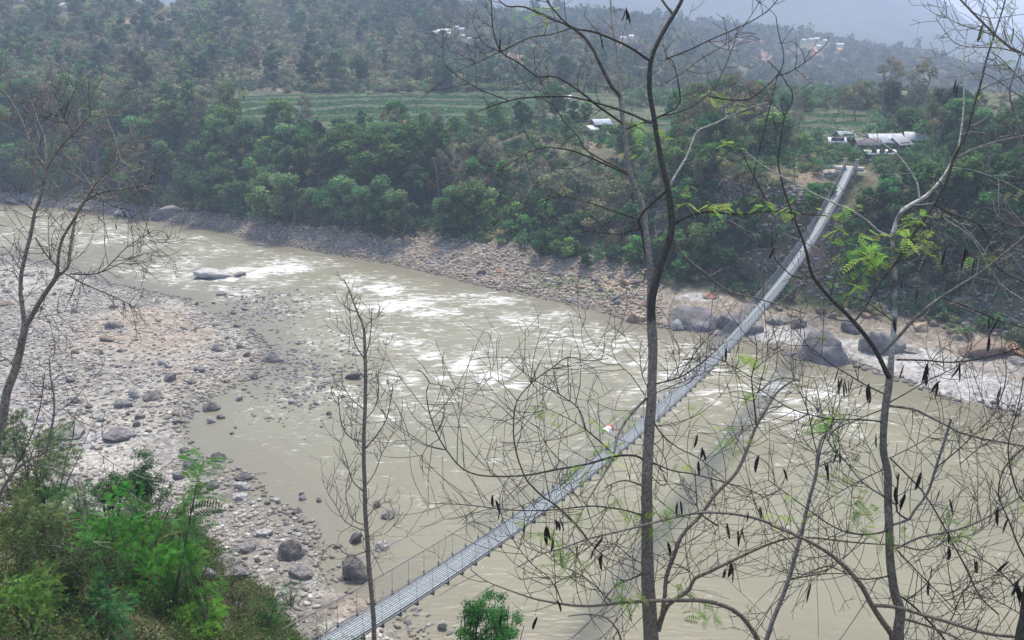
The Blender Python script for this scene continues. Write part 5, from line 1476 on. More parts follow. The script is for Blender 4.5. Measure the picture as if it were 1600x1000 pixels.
B2 = [([(1390, 592, 9), (1387, 585, 8), (1373, 554, 7.4), (1356, 528, 7), (1334, 503, 6.6), (1306, 475, 6), (1289, 456, 5.4), (1270, 430, 5), (1261, 394, 4.6), (1254, 371, 3.6), (1245, 350, 3), (1240, 335, 2.6)], 8, 3, -1.0), ([(1292, 462), (1273, 434), (1240, 432), (1212, 405), (1205, 375)], 2.6, 1.4, -.3),
      ([(1376, 554), (1404, 525), (1424, 503), (1452, 478), (1471, 464), (1502, 444), (1530, 427), (1558, 405), (1589, 380), (1612, 360)], 5.6, 3.6, -1.2, GY),
      ([(1334, 503), (1345, 490), (1376, 441), (1412, 398), (1443, 369), (1472, 343), (1500, 310)], 3.4, 1.8, .9), ([(1410, 400, 4), (1424, 372, 5), (1446, 340, 5), (1462, 314, 5), (1478, 282, 5), (1491, 245, 5), (1505, 220, 4.5)], 5, 4, 0), ([(1376, 441), (1400, 408), (1424, 372)], 3, 4, 0),
      ([(1332, 470), (1323, 448), (1309, 427), (1282, 393), (1270, 385), (1225, 365)], 3, 2, .4, GY), ([(1371, 360), (1352, 343), (1328, 328), (1280, 307), (1225, 278), (1189, 256), (1165, 237)], 3.2, 1.6, .5, PL), ([(1396, 372), (1380, 365), (1371, 360)], 3.2, 3, .1, PL),
      ([(1436, 310), (1434, 290), (1424, 271), (1407, 247), (1388, 230), (1372, 222), (1330, 205), (1300, 200)], 3.2, 1.6, .6, PL), ([(1490, 250), (1520, 234), (1555, 222), (1600, 212), (1640, 205)], 4.2, 3, .4, GY), ([(1498, 230), (1505, 175), (1506, 140), (1505, 100), (1507, 72), (1512, 40)], 3.4, 1.6, .7, PL),
      ([(1401, 562), (1446, 563), (1482, 566), (1524, 562), (1558, 554), (1600, 542), (1640, 530)], 3.2, 2, -.6), ([(1390, 634), (1425, 639), (1450, 650), (1475, 662), (1500, 675), (1532, 684), (1562, 690), (1600, 697), (1640, 705)], 4.6, 2.8, -1.0, MG),
      ([(1382, 660), (1350, 656), (1300, 655), (1262, 647), (1232, 637), (1200, 617), (1175, 600)], 3, 1.4, -.7), ([(1384, 617), (1350, 600), (1325, 585), (1300, 570), (1275, 550), (1262, 540), (1240, 510)], 2.8, 1.3, .7), ([(1388, 630), (1420, 612), (1445, 597), (1485, 578), (1520, 560)], 2.4, 1.2, .5), ([(1388, 636), (1340, 655), (1310, 668), (1290, 690)], 2.2, 1.4, .6),
      ([(1400, 857), (1437, 840), (1487, 830), (1525, 817), (1562, 797), (1600, 772), (1630, 745)], 3.4, 2, -.9, GY), ([(1398, 852), (1410, 853), (1437, 859), (1462, 854), (1487, 840), (1520, 835), (1562, 807), (1600, 790)], 3.4, 1.8, .8, MG),
      ([(1392, 822), (1385, 829), (1360, 835), (1325, 832), (1292, 817), (1250, 787), (1220, 765), (1200, 750)], 3.2, 1.4, -.9), ([(1386, 825), (1395, 820), (1420, 812), (1430, 797), (1450, 770), (1462, 732), (1475, 690), (1486, 655)], 4, 4, -.3, GY), ([(1420, 812), (1402, 800), (1402, 765), (1404, 740)], 3.2, 2.6, 0),
      ([(1394, 1000, 9), (1392, 990, 9), (1375, 965, 8.6), (1362, 945, 8), (1347, 917, 7.6), (1330, 895, 7), (1305, 872, 6.4), (1280, 855, 6), (1245, 837, 5.2), (1205, 820, 4.5)], 8.5, 4.5, -.9, MG),
      ([(1362, 946), (1387, 947), (1415, 952), (1440, 960), (1475, 970), (1512, 982), (1550, 991), (1600, 996), (1640, 1000)], 6, 5, -.7, MG), ([(1408, 966), (1440, 975), (1480, 990), (1510, 1005)], 4.2, 3, .5, MG), ([(1398, 925), (1425, 945), (1460, 980), (1480, 1005)], 3, 3.4, .4),
      ([(1392, 900), (1350, 905), (1320, 895), (1290, 885), (1240, 905), (1215, 910)], 2.4, 1.3, -.5), ([(1388, 780), (1350, 755), (1320, 720), (1295, 690), (1275, 600), (1270, 590)], 3, 1.4, .6, GY), ([(1390, 715), (1420, 745), (1450, 780), (1500, 870), (1530, 930), (1560, 960)], 2.4, 2.6, .7), ([(1392, 715), (1440, 690), (1475, 662)], 2, 1.3, .4), ([(1388, 730), (1350, 748), (1310, 770), (1280, 790)], 2, 1.2, -.4),
      ([(1402, 860), (1440, 900), (1470, 930), (1500, 960)], 2.4, 1.4, .5), ([(1475, 990), (1490, 960), (1505, 925), (1540, 905), (1590, 890)], 2.2, 1.6, .3), ([(1500, 725), (1530, 700), (1575, 665), (1590, 620)], 1.8, 1.2, .3), ([(1462, 732), (1500, 700), (1520, 680), (1550, 650), (1570, 600), (1572, 560)], 2.4, 1.4, .3),
      ([(1398, 505), (1380, 490), (1350, 470), (1320, 462), (1290, 458)], 2, 1.6, .4), ([(1471, 464), (1500, 475), (1560, 500), (1610, 515)], 2.6, 2, .3), ([(1460, 320), (1490, 335), (1530, 350), (1545, 380), (1560, 420), (1600, 440)], 3, 2, .6), ([(1550, 372), (1580, 350), (1610, 330)], 2, 1.3, .2), ([(1485, 262), (1520, 266), (1560, 280), (1600, 300)], 2.2, 1.4, .6, PL),
      ([(1470, 335), (1480, 345), (1520, 375), (1560, 440), (1600, 470)], 3, 2, .9, PL), ([(1464, 330), (1500, 350), (1540, 395), (1545, 420)], 2.6, 1.6, .7, PL), ([(1530, 142), (1560, 128), (1600, 118)], 2.2, 1.5, .3), ([(1404, 336), (1412, 322), (1440, 320), (1462, 316)], 1.6, 1.2, .2, PL)]
for b in B2: T2.add(b[0], b[1], b[2], b[3], b[4] if len(b) > 4 else DK)
T2.twigs(32, (25, 85), .5, lambda x, y: y < 480, 1, 6, 1.5)
T2.twigs(22, (30, 110), .4, lambda x, y: 480 <= y < 640, 1, 7, 1.6)
T2.twigs(23, (70, 210), .9, lambda x, y: y >= 640, 1, 7, 1.6)
T2.twigs(32, (30, 90), .4, lambda x, y: y >= 640, 1, 7, 1.4)
for x, y, n, sz in [(1345, 372, 5, 24), (1330, 392, 7, 26), (1350, 400, 7, 26), (1375, 378, 5, 24), (1360, 420, 5, 22), (1335, 428, 5, 20), (1372, 400, 7, 30), (1410, 375, 8, 28), (1440, 372, 6, 26), (1425, 352, 6, 24), (1310, 365, 6, 24), (1318, 330, 4, 20), (1300, 335, 4, 18), (1452, 390, 5, 28), (1430, 340, 5, 20), (1545, 400, 4, 18), (1340, 448, 4, 20), (1298, 430, 3, 18),
                    (1290, 665, 5, 26), (1278, 672, 4, 24), (1340, 785, 6, 26), (1350, 800, 5, 24), (1348, 820, 5, 22), (1400, 840, 5, 20), (1510, 828, 6, 22), (1495, 835, 4, 20), (1310, 745, 4, 18), (1240, 775, 4, 18), (1330, 745, 4, 18), (1480, 800, 3, 16), (1350, 700, 3, 20), (1310, 650, 3, 18), (1590, 790, 4, 20), (1575, 720, 3, 16), (1540, 145, 3, 12), (1562, 8, 5, 14), (1510, 88, 3, 10), (1285, 525, 3, 14), (1265, 820, 3, 16)]:
    T2.leaves(x, y, n, (sz * .55, sz), 11, (.20, .33, .07) if y < 460 else (.18, .28, .07))
for x, y in [(1492, 136), (1495, 142), (1531, 52), (1582, 56), (1307, 587), (1310, 604), (1313, 602), (1318, 610), (1321, 604), (1330, 601), (1326, 606), (1344, 612), (1358, 615), (1355, 618), (1408, 582), (1445, 582), (1450, 576), (1447, 590), (1494, 579), (1499, 581), (1464, 610), (1461, 605), (1561, 618), (1396, 514), (1545, 505), (1552, 512), (1544, 537), (1507, 398), (1504, 412), (1513, 405), (1472, 408), (1475, 398), (1432, 461),
             (1520, 420), (1410, 439), (1264, 927), (1411, 785), (1465, 775), (1486, 792), (1559, 807), (1571, 822), (1482, 840), (1482, 865), (1526, 886), (1523, 884), (1567, 886), (1455, 895), (1451, 920), (1506, 940), (1527, 977), (1237, 880), (1401, 775), (1434, 752), (1402, 748), (1306, 712), (1312, 715), (1294, 737), (1291, 730), (1369, 689)]:
    T2.pod(x, y, T2.r.uniform(17, 27))
T2.build()

# --- thin leaning stem between the two
T4 = BareTree('bare_sapling', 12.0, 'thin bare leaning stem between the main trunk and the pale topped tree', (1186, 1060), 12)
T4.add([(1180, 1060, 8), (1198, 1000, 7.5), (1215, 952, 7), (1232, 904, 6.6), (1241, 872, 6.4), (1255, 820, 6), (1265, 780, 5.4), (1275, 740, 4.8), (1278, 712, 4.4), (1285, 685, 4), (1296, 676, 3.4), (1307, 670, 2.6), (1320, 650, 2)], 8, 2, .3, GY, T4.trunk)
for b in [([(1235, 905), (1270, 899), (1300, 896), (1330, 897)], 2.4, 1.3, .4), ([(1262, 790), (1275, 750), (1283, 700), (1300, 660), (1315, 620)], 2.8, 1.3, .3), ([(1225, 930), (1205, 948), (1190, 975), (1180, 985)], 1.8, 1.2, .3), ([(1245, 860), (1228, 840), (1205, 825)], 1.8, 1.2, .3), ([(1278, 712), (1270, 680), (1262, 640), (1240, 590), (1235, 560)], 2.2, 1.2, .3)]: T4.add(*b)
T4.twigs(16, (30, 120), .4, None, 2, 8, 1.5)
for x, y, n in [(1300, 672, 5), (1290, 660, 4), (1260, 800, 3), (1312, 640, 3)]: T4.leaves(x, y, n, (10, 22), 9)
T4.build()

# --- tree mostly outside the right edge
T5 = BareTree('bare_tree', 11.5, 'bare tree whose pale branches and dark foot just enter at the right edge', (1590, 1060), 14)
T5.add([(1588, 1090, 22), (1596, 1005, 20), (1604, 950, 17), (1613, 890, 15), (1622, 800, 13), (1640, 680, 12), (1652, 520, 10), (1650, 400, 9), (1640, 330, 8)], 20, 8, .3, DK)
for b in [([(1640, 330), (1622, 250), (1615, 180), (1622, 120), (1630, 60)], 6, 3, .2, GY), ([(1615, 110), (1600, 85), (1580, 75), (1555, 55), (1530, 30), (1502, 0), (1490, -15)], 4.4, 3, -.5, GY), ([(1640, 300), (1602, 270), (1595, 250), (1588, 185), (1577, 147), (1590, 100), (1600, 70)], 4, 2.2, -.3, GY), ([(1612, 170), (1597, 152), (1577, 140), (1550, 120), (1530, 112)], 2.6, 1.3, -.4, (.24, .2, .19)),
          ([(1600, 84), (1560, 75), (1515, 73), (1490, 66), (1470, 40), (1462, 28)], 2.4, 1, .4, GY), ([(1555, 56), (1520, 44), (1490, 34), (1470, 20), (1463, 0)], 2.2, 1, .3, GY), ([(1502, 0), (1515, 15), (1545, 28), (1600, 22)], 2, 1.2, .2, GY), ([(1610, 140), (1580, 108), (1560, 88), (1545, 80)], 2.4, 1.2, -.3, (.24, .2, .19)), ([(1606, 880), (1590, 850), (1575, 810), (1560, 770), (1570, 730), (1600, 700)], 3, 1.6, -.3), ([(1620, 800), (1590, 770), (1575, 700), (1590, 640), (1600, 590)], 3, 1.6, .3), ([(1598, 930), (1570, 900), (1545, 880), (1500, 860), (1470, 850)], 2.6, 1.3, -.3), ([(1596, 960), (1560, 940), (1530, 930), (1490, 915)], 2.2, 1.2, .4), ([(1640, 380), (1610, 360), (1585, 335), (1560, 300)], 3, 1.6, .2, GY), ([(1650, 480), (1610, 440), (1580, 400), (1560, 390)], 3, 1.8, .3, GY), ([(1648, 560), (1600, 560), (1575, 540)], 2.4, 1.6, .3)]: T5.add(*b)
T5.twigs(16, (25, 90), .4, None, 2, 7, 1.5)
for x, y, n in [(1560, 60, 5), (1575, 95, 5), (1572, 42, 4), (1545, 40, 3), (1590, 780, 4), (1580, 300, 3)]: T5.leaves(x, y, n, (9, 16), 8, (.21, .26, .12))
for x, y in [(1590, 925), (1595, 935), (1586, 918)]: T5.pod(x, y, 28)
T5.build()

# --- left tree
T3 = BareTree('bare_tree', 12.0, 'leaning forked bare tree over the gravel bar at the left edge of the photo', (-20, 720), 21)
T3.add([(-45, 900, 19), (-20, 760, 17), (-6, 690, 15), (4, 650, 13.5), (10, 612, 12.5), (24, 575, 12), (34, 534, 11), (39, 510, 10), (36, 483, 6.5), (33, 456, 6), (34, 425, 5.8), (41, 398, 5.6), (49, 367, 5.4), (54, 332, 5), (60, 316, 5), (65, 289, 4.6), (71, 265, 4.4), (51, 231, 3.6), (39, 204, 3.2), (32, 184, 3), (14, 153, 2.4), (0, 139, 2)], 18, 3, .4, MG)
for b in [([(39, 512, 8.5), (61, 476, 8), (78, 449, 7.6), (88, 432, 7.4), (92, 405, 5), (99, 371, 4.6), (119, 335, 4.2), (133, 313, 3.8), (150, 286, 3), (170, 265, 2.2), (188, 252, 1.6)], 8, 2, -1, MG), ([(88, 432, 6), (105, 418, 5.4), (109, 391, 5), (114, 361, 4.6), (120, 333, 4), (133, 312, 3.4), (152, 290, 2.6), (178, 262, 2), (185, 218, 1.5)], 6, 2, .6, MG),
          ([(71, 265), (95, 228), (116, 207), (133, 187), (141, 177), (139, 150), (138, 126)], 4, 1.6, -.6, MG), ([(72, 262), (70, 215), (60, 190), (50, 160)], 2.6, 1.3, .5, GY), ([(71, 265), (80, 235), (110, 214), (150, 175)], 2.6, 1.2, .3, GY), ([(95, 228), (98, 205), (85, 185), (66, 120)], 2, 1.1, .4, GY), ([(64, 290), (50, 265), (30, 245)], 2, 1, .3, GY), ([(116, 207), (100, 185), (92, 160), (80, 140)], 1.8, 1, .3),
          ([(54, 330), (40, 318), (26, 308), (24, 290)], 2, 1.2, .3), ([(103, 428), (136, 446), (177, 463), (218, 483)], 2.4, 1.2, -.5), ([(109, 428), (153, 427), (177, 408), (200, 385), (240, 360)], 2.4, 1, .4), ([(88, 415), (70, 395), (56, 372)], 2.4, 2.2, .2), ([(133, 315), (160, 300), (200, 295), (232, 287), (245, 285)], 2.2, 1.2, -.3), ([(60, 318), (110, 300), (160, 280), (210, 255)], 1.8, 1, .5, GY), ([(160, 425), (215, 400), (250, 392)], 1.6, .9, .2), ([(150, 300), (170, 320), (210, 330)], 1.6, 1, -.2),
          ([(39, 500), (90, 490), (130, 478)], 1.8, .9, .3), ([(33, 440), (20, 425), (5, 420)], 1.8, 1, .3), ([(24, 575), (10, 560), (-5, 555)], 2, 1.2, .2), ([(34, 425), (15, 395), (0, 380)], 1.6, 1, .3)]: T3.add(*b)
T3.twigs(9, (25, 95), .25, None, 2, 7, 1.35)
for x, y in [(181, 354), (233, 363), (262, 370)]: T3.pod(x, y, 9)
T3.build()
T3b = BareTree('bare_sapling', 14.0, 'small bare sapling rising from the bushes at the lower left corner', (0, 800), 23)
T3b.add([(-12, 830, 7), (0, 772, 6), (20, 738, 5), (44, 718, 4.6), (71, 704, 4.2), (82, 660, 3.6), (85, 619, 3), (80, 590, 2.6), (78, 560, 2)], 7, 2, .3, MG, T3b.trunk)
for b in [([(30, 728), (70, 730), (110, 745), (128, 765), (137, 800), (130, 850)], 2.4, 1.4, .3, GY), ([(71, 704), (110, 695), (140, 692), (160, 680)], 2.2, 1.2, .3), ([(20, 738), (45, 690), (62, 640), (70, 580)], 2.4, 1.1, .2), ([(82, 650), (120, 620), (150, 575)], 1.8, 1, .3), ([(140, 692), (170, 720), (220, 745), (250, 752)], 1.6, 1, .2, GY), ([(0, 772), (-10, 720), (0, 680), (20, 640)], 2, 1.2, .2)]: T3b.add(*b)
T3b.twigs(13, (25, 90), .4, None, 1, 6, 1.3)
T3b.build()

# --- slim sapling in the middle
T7 = BareTree('bare_sapling', 15.0, 'slim straight bare sapling standing alone in front of the river left of centre', (585, 1060), 31)
T7.add([(588, 1060, 9), (584, 994, 7.8), (580, 914, 7.4), (573, 840, 7), (569, 772, 6.6), (569, 686, 6.2), (570, 640, 5.8), (571, 572, 5.6), (568, 515, 4.2), (557, 487, 3), (545, 453, 2.2), (537, 436, 1.6)], 10, 1.6, .2, MG, T7.trunk)
b7 = [([(568, 562), (576, 540), (580, 510), (581, 481)], 2.4, 1.2), ([(571, 700), (585, 685), (594, 672), (604, 655), (612, 620), (614, 600)], 2.8, 1.3), ([(569, 690), (556, 688), (543, 680), (533, 662), (528, 620)], 2.6, 1.3), ([(569, 560), (556, 540), (548, 510), (546, 475)], 2.4, 1.2), ([(570, 640), (550, 625), (535, 600), (535, 575)], 2.2, 1.2), ([(571, 600), (590, 585), (600, 560), (604, 530)], 2, 1.1),
      ([(570, 760), (585, 740), (596, 710), (612, 680), (622, 650)], 2.4, 1.2), ([(570, 770), (550, 750), (540, 715), (530, 690)], 2.4, 1.2), ([(572, 820), (556, 815), (545, 800), (540, 770), (545, 740)], 2.2, 1.2), ([(572, 810), (590, 790), (610, 782), (625, 790)], 2, 1.1), ([(573, 830), (560, 825), (540, 815), (525, 790), (510, 765), (518, 740)], 2.2, 1.1), ([(576, 860), (545, 868), (520, 850), (500, 870), (490, 900)], 2.2, 1.1),
      ([(573, 838), (600, 835), (620, 815), (630, 800)], 2, 1), ([(571, 720), (560, 700), (556, 660), (560, 620)], 2, 1.1), ([(570, 655), (584, 640), (592, 610), (588, 580)], 2, 1.1), ([(568, 520), (575, 505), (590, 495), (600, 480)], 1.8, 1), ([(560, 492), (552, 500), (545, 520)], 1.5, 1), ([(574, 850), (590, 880), (600, 900)], 1.8, 1)]
for k, (p, a, b) in enumerate(b7): T7.add(p, a, b, rs.uniform(-.9, .9), MG)
T7.twigs(11, (18, 62), .75, lambda x, y: y < 900, 1, 8, 1.25)
T7.build()

# ------------------------------------------------------------------ leafy growth on the near bank
def stand(px, py, hpx, over=.42):
    zz = np.linspace(12, 60, 500); a = (px - 800) / F; b = (500 - py) / F
    x, y, zr = a * zz, zz * (CP + b * SP), H + zz * (-SP + b * CP)
    k = np.nonzero(zr - height(x, y) < over * hpx * zz / F)[0]
    return zz[k[0]] if len(k) else None


def feather_shrub(px, py, Z, wpx, hpx, n, label, colour, leaf=(.16, .3), name='shrub', stems=9, cat='shrub', seed=1, core=.3, pairs=8):
    """px,py = middle of the crown in the photograph, Z its distance; stands on the bank below"""
    r = np.random.RandomState(seed)
    Z = stand(px, py, hpx) or Z
    c = at(px, py, Z); W = wpx * Z / F / 2; Hh = hpx * Z / F / 2 / .9
    gz_ = float(height(np.array([c[0]]), np.array([c[1]]))[0]); base = np.array([c[0], c[1], gz_])
    root = empty(name, tuple(base), 0, label, cat)
    mb = MB(); ends = []
    for k in range(stems):
        d = r.normal(size=3); d[2] = abs(d[2]) * .6; d /= np.linalg.norm(d)
        e = c + d * np.array([W, W, Hh]) * r.uniform(.5, .95)
        b = base + np.array([r.normal() * .12, r.normal() * .12, -.2]); m = (b * .5 + e * .5) + np.array([r.normal() * .2, r.normal() * .2, .15 * Hh])
        pts = catmull(np.array([b, m, e]), .25)[:40]
        mb.tube(pts, np.linspace(.045 * W / 2 + .01, .008, len(pts)), 5, (.12, .10, .08)); ends.append(pts)
    o = mb.build('stems', M_BARK, root, True); o.location = -base
    nb = 16; bl = []
    for k in range(nb):
        d = r.normal(size=3); d /= np.linalg.norm(d)
        q = c + d * np.array([W, W, Hh]) * r.uniform(.3, .78); bl.append([*q, min(W, Hh) * r.uniform(.28, .45)])
    P, k = blob_points(bl, n, r, .35)
    D = (P - c) / np.array([W, W, Hh]) + r.normal(size=(n, 3)) * .55; D[:, 2] += .12
    L = r.uniform(*leaf, n) * min(1.0, Z / 24.0) ** 1.2
    V, C = feathers(P, D, L, r, pairs, .32, .35, colour, .3)
    bf = np.repeat(r.uniform(.72, 1.3, nb)[k], len(V) // n)
    o = mk('foliage', V, [np.arange(len(V)).reshape(-1, 4)], M_LEAFN, C * bf[:, None], root); o.location = -base
    return root


FG = (.055, .155, .026); FG2 = (.042, .11, .032); FG3 = (.075, .145, .035); FDK = (.035, .085, .032)
feather_shrub(205, 850, 25.5, 230, 190, 2000, 'bright green feathery shrub filling the lower left of the photo', FG, seed=2, stems=14)
feather_shrub(275, 905, 25.0, 130, 190, 900, 'feathery green shrub with a dark crooked trunk, right of the brightest foliage', FG, seed=3, stems=10)
feather_shrub(300, 800, 25.3, 60, 60, 150, 'light green feathery bush just under the tall sprig at lower left', FG3, seed=41)
feather_shrub(150, 960, 23.5, 200, 90, 800, 'bluish green feathery shrub low in the bottom left', (.04, .12, .045), seed=4)
feather_shrub(30, 940, 23.0, 150, 140, 900, 'yellow green feathery shrub in the bottom left corner', FG3, seed=5)
feather_shrub(310, 975, 24.0, 130, 60, 500, 'vivid green feathery shrub at the bottom edge right of the dark trunk', (.085, .2, .03), seed=6)
feather_shrub(420, 955, 26.5, 70, 90, 420, 'green feathery shrub at the bottom beside the start of the bridge', FG2, seed=7, leaf=(.14, .26))
feather_shrub(455, 925, 27.5, 60, 60, 160, 'thin airy feathery shrub in front of the bridge cables at lower left', FG2, seed=8, leaf=(.14, .26))
feather_shrub(60, 735, 29.0, 170, 120, 800, 'olive feathery thicket at the left edge above the bright shrub', (.085, .12, .045), seed=9)
feather_shrub(40, 820, 27.0, 160, 110, 700, 'dull olive brown shrub at the left edge beside the bright feathery shrub', (.085, .115, .045), seed=10)
feather_shrub(505, 985, 28.5, 40, 34, 90, 'small yellow green sprout at the left edge of the bridge walkway', (.13, .16, .05), seed=12, leaf=(.1, .2))


def leafy_bush(px, py, Z, wpx, hpx, n, label, colour, size, seed, name='bush', fixed=False):
    r = np.random.RandomState(seed); Z = Z if fixed else (stand(px, py, hpx) or Z); c = at(px, py, Z); W = wpx * Z / F / 2; Hh = hpx * Z / F / 2 / .9
    g = float(height(np.array([c[0]]), np.array([c[1]]))[0]); base = np.array([c[0], c[1], g])
    root = empty(name, tuple(base), 0, label, 'bush')
    mb = MB()
    for k in range(9):
        d = r.normal(size=3); d[2] = abs(d[2]); d /= np.linalg.norm(d); e = c + d * np.array([W, W, Hh]) * .8
        pts = catmull(np.array([base - [0, 0, .2], (base + e) / 2 + r.normal(size=3) * .15, e]), .3); mb.tube(pts, np.linspace(.035, .008, len(pts)), 5, (.11, .09, .07))
    o = mb.build('stems', M_BARK, root, True); o.location = -base
    nb = 44; bl = []
    for k in range(nb):
        d = r.normal(size=3); d /= np.linalg.norm(d); q = c + d * np.array([W, W, Hh]) * r.uniform(.2, 1.0); bl.append([*q, min(W, Hh) * r.uniform(.14, .30)])
    P, k = blob_points(bl, n, r, .1); P = P + r.normal(size=P.shape) * .05; V, Q = leaf_quads(P, size * .85, r, .2, .36)
    C = np.array(colour)[None] * (r.uniform(.7, 1.3, nb)[k] * r.uniform(.7, 1.35, n))[:, None] * np.stack([1 + .2 * r.uniform(-1, 1, n), np.ones(n), np.ones(n)], 1)
    o = mk('foliage', V, [Q], M_LEAFN, np.repeat(C, 4, 0), root); o.location = -base


leafy_bush(222, 755, 30.0, 90, 84, 7000, 'dark green rounded bush in front of the pale sand at lower left', (.036, .085, .03), .055, 51)
leafy_bush(215, 800, 29.0, 150, 80, 7000, 'dark olive bush between the rounded dark bush and the bright feathery foliage', (.04, .075, .028), .05, 58)
feather_shrub(45, 705, 30.0, 170, 110, 800, 'tall olive green shrub beside the leaning trunk at the left edge', (.075, .12, .04), seed=15)
feather_shrub(110, 790, 28.0, 120, 90, 600, 'green feathery shrub between the olive thicket and the dark rounded bush', (.055, .12, .035), seed=16)
leafy_bush(165, 770, 30.0, 50, 50, 2500, 'small dark bush touching the left side of the rounded dark bush', (.04, .08, .032), .055, 52)
leafy_bush(770, 978, 22.0, 125, 70, 8000, 'leafy green bush at the bottom centre right of the bridge', (.045, .13, .035), .045, 53, fixed=True)
leafy_bush(738, 958, 22.0, 44, 50, 1800, 'pointed left shoot of leaves beside the bush at the bottom centre', (.045, .125, .035), .045, 54, fixed=True)
leafy_bush(50, 780, 28.5, 170, 110, 6000, 'dark olive thicket of small leaves at the left edge', (.065, .075, .035), .05, 55)
leafy_bush(90, 900, 25.5, 220, 130, 7000, 'dark tangled undergrowth bush behind the feathery foliage at lower left', (.045, .062, .03), .05, 56)
leafy_bush(370, 945, 27.0, 150, 70, 4500, 'brownish green grassy bush at the bottom between shrubs and bridge', (.085, .10, .045), .05, 57)


def sprig():
    r = np.random.RandomState(77)
    line = catmull([(262, 985, 0), (275, 920, 0), (286, 870, 0), (296, 815, 0), (304, 775, 0), (311, 740, 0), (318, 722, 0)], 12)
    Z = 24.0; W = np.array([at(x, y, Z) for x, y in line[:, :2]])
    b = W[0].copy(); b[2] = float(height(b[:1], b[1:2])[0]) - .1
    W = np.concatenate([[b], W]); root = empty('sapling', tuple(b), 0, 'tall thin sprig with ladder-like feathery leaves standing above the bright shrub', 'sapling')
    mb = MB(); mb.tube(W, np.linspace(.055, .008, len(W)), 6, (.10, .085, .065)); o = mb.build('stem', M_BARK, root, True); o.location = -b
    P, D = [], []
    for k in range(30):
        i = r.randint(len(W) // 2, len(W)) if k > 8 else len(W) - 1 - k % 5
        P.append(W[i]); a = r.uniform(0, 6.28); D.append([math.cos(a), .6 * math.sin(a), r.uniform(.0, .6)])
    V, C = feathers(np.array(P), np.array(D), r.uniform(.55, 1.0, 30), r, 12, .30, .4, (.075, .15, .04), .25)
    o = mk('foliage', V, [np.arange(len(V)).reshape(-1, 4)], M_LEAFN, C, root); o.location = -b


sprig()


# dry grass and creeping growth on the near slope
def near_growth():
    def cond(x, y):
        d = height(x, y); sl = sdist(x, y, NEARP)
        return (d > 2.6) & (sl > 2) & (x < -4.5)
    xy = scatter(9000, -32, 14, 12, 48, cond)
    gp = [bush_cloud(81, 70, .45, .6, .03, (.045, .058, .026)), bush_cloud(82, 70, .45, .65, .032, (.032, .07, .022)), bush_cloud(83, 60, .45, .5, .028, (.06, .068, .03)), bush_cloud(84, 70, .45, .8, .032, (.04, .08, .022))]
    scrub('ground_cover', xy, gp, .6, 1.5)
    n = 9000; xy = scatter(n, -30, 2, 14, 46, cond); z = height(xy[:, 0], xy[:, 1])
    L = rs.uniform(.25, .85, n); th = rs.uniform(0, 6.28, n); ln = rs.uniform(.1, .6, n)
    tip = np.stack([xy[:, 0] + np.cos(th) * L * ln, xy[:, 1] + np.sin(th) * L * ln, z + L], 1)
    b = np.stack([xy[:, 0], xy[:, 1], z - .05], 1); w = np.stack([-np.sin(th), np.cos(th), th * 0], 1) * .010
    m = (b * .45 + tip * .55) + [0, 0, .06]
    V = np.stack([b - w, b + w, m + w * .8, tip, m - w * .8], 1).reshape(-1, 3)
    Fc = np.arange(n * 5).reshape(n, 5)
    c = np.array([(.15, .14, .06), (.10, .13, .045), (.2, .17, .1), (.08, .12, .04)])[rs.randint(4, size=n)] * rs.uniform(.7, 1.2, (n, 1))
    tag(mk('grass', V, [Fc], M_LEAFN, np.repeat(c, 5, 0)), kind='stuff')


near_growth()


def dead_brush():
    r = np.random.RandomState(91)
    for k, (px, py, Z, n, lb) in enumerate([(95, 860, 24.5, 60, 'tangle of dry pale stalks in the thicket at the left edge'), (60, 960, 22.5, 60, 'tangle of dry pale stalks in the bottom left corner'), (365, 905, 33.0, 40, 'heap of dry brush on the purplish rock of the near shore'), (180, 800, 27.0, 40, 'dry stalks between the dark round bush and the bright feathery shrub')]):
        c = at(px, py, Z); mb = MB()
        for i in range(n):
            p = c + r.normal(size=3) * [1.2, .8, .55]; d = r.normal(size=3) * [1, .5, .7]; d /= np.linalg.norm(d); L = r.uniform(.4, 1.5)
            q = np.array([p, p + d * L * .5 + r.normal(size=3) * .1, p + d * L + [0, 0, -.15 * L]])
            mb.tube(catmull(q, .2), r.uniform(.005, .011), 3, np.array((.3, .26, .2)) * r.uniform(.6, 1.2))
        tag(mb.build('dry_brush', M_BARK), lb, 'brush')


dead_brush()
p = ghit(398, 741)
mb = MB(); mb.tube(np.array([p + [-.9, .1, .05], p + [0, 0, .12], p + [1.0, .25, .1]]), [.05, .045, .03], 6, (.42, .39, .35))
tag(mb.build('driftwood', M_BARK), 'bleached stick lying in the water beside the dark flat rock', 'driftwood')

# unused prototypes go
for kd, lst in PROTO.items():
    for i, o in enumerate(lst):
        if (kd, i) not in USED:
            for ch in list(o.children): bpy.data.objects.remove(ch)
            bpy.data.objects.remove(o)

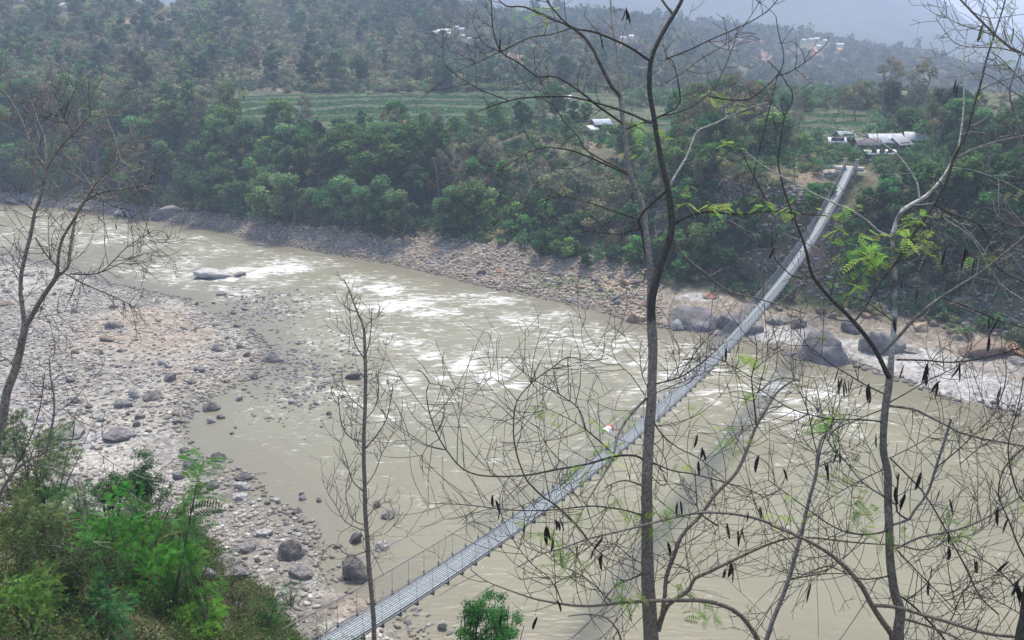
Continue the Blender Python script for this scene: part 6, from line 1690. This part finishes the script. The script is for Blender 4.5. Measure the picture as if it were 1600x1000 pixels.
# ------------------------------------------------------------------ air
def haze():
    me = bpy.data.meshes.new('haze'); mb = MB(); mb.box(-5200, 5200, -400, 4200, -12, 640)
    o = mb.build('haze', None); tag(o, kind='stuff')
    m, nt, N, L = newmat('haze_air'); out = N.new('ShaderNodeOutputMaterial'); v = N.new('ShaderNodeVolumePrincipled')
    v.inputs['Density'].default_value = HAZE_D; v.inputs['Color'].default_value = (0.66, 0.765, 1.0, 1); v.inputs['Anisotropy'].default_value = 0.0
    L.new(v.outputs['Volume'], out.inputs['Volume']); o.data.materials.append(m)
    o.display_type = 'WIRE'


HAZE_D = 0.0006
haze()

# ------------------------------------------------------------------ light, sky, camera
EL, AZ = math.radians(64), math.radians(5)
w = bpy.data.worlds.new('World'); SC.world = w; w.use_nodes = True
nt = w.node_tree; bg = nt.nodes['Background']
sky = nt.nodes.new('ShaderNodeTexSky'); sky.sky_type = 'NISHITA'; sky.sun_disc = False
sky.sun_elevation = EL; sky.sun_rotation = AZ; sky.air_density = 1.0; sky.dust_density = 1.2; sky.ozone_density = 1.0
nt.links.new(sky.outputs['Color'], bg.inputs['Color']); bg.inputs['Strength'].default_value = 0.135
sl = bpy.data.lights.new('sun', 'SUN'); sl.energy = 3.2; sl.angle = math.radians(14.0); sl.color = (1.0, 0.93, 0.80)
so = bpy.data.objects.new('sun', sl); COL.objects.link(so)
so.rotation_euler = (math.pi / 2 - EL, 0, math.pi - AZ)
cam = bpy.data.cameras.new('camera'); co = bpy.data.objects.new('camera', cam); COL.objects.link(co)
co.location = (0, 0, H); co.rotation_euler = (math.pi / 2 - PITCH, 0, 0)
cam.sensor_width = 36; cam.lens = F * 36 / 1600; cam.clip_start = 0.1; cam.clip_end = 20000
SC.camera = co
SC.view_settings.view_transform = 'Standard'; SC.view_settings.look = 'None'; SC.view_settings.exposure = 1.32; SC.view_settings.gamma = 1
SC.cycles.use_denoising = True
SC.cycles.max_bounces = 6; SC.cycles.diffuse_bounces = 3; SC.cycles.glossy_bounces = 2; SC.cycles.transparent_max_bounces = 4; SC.cycles.volume_bounces = 1
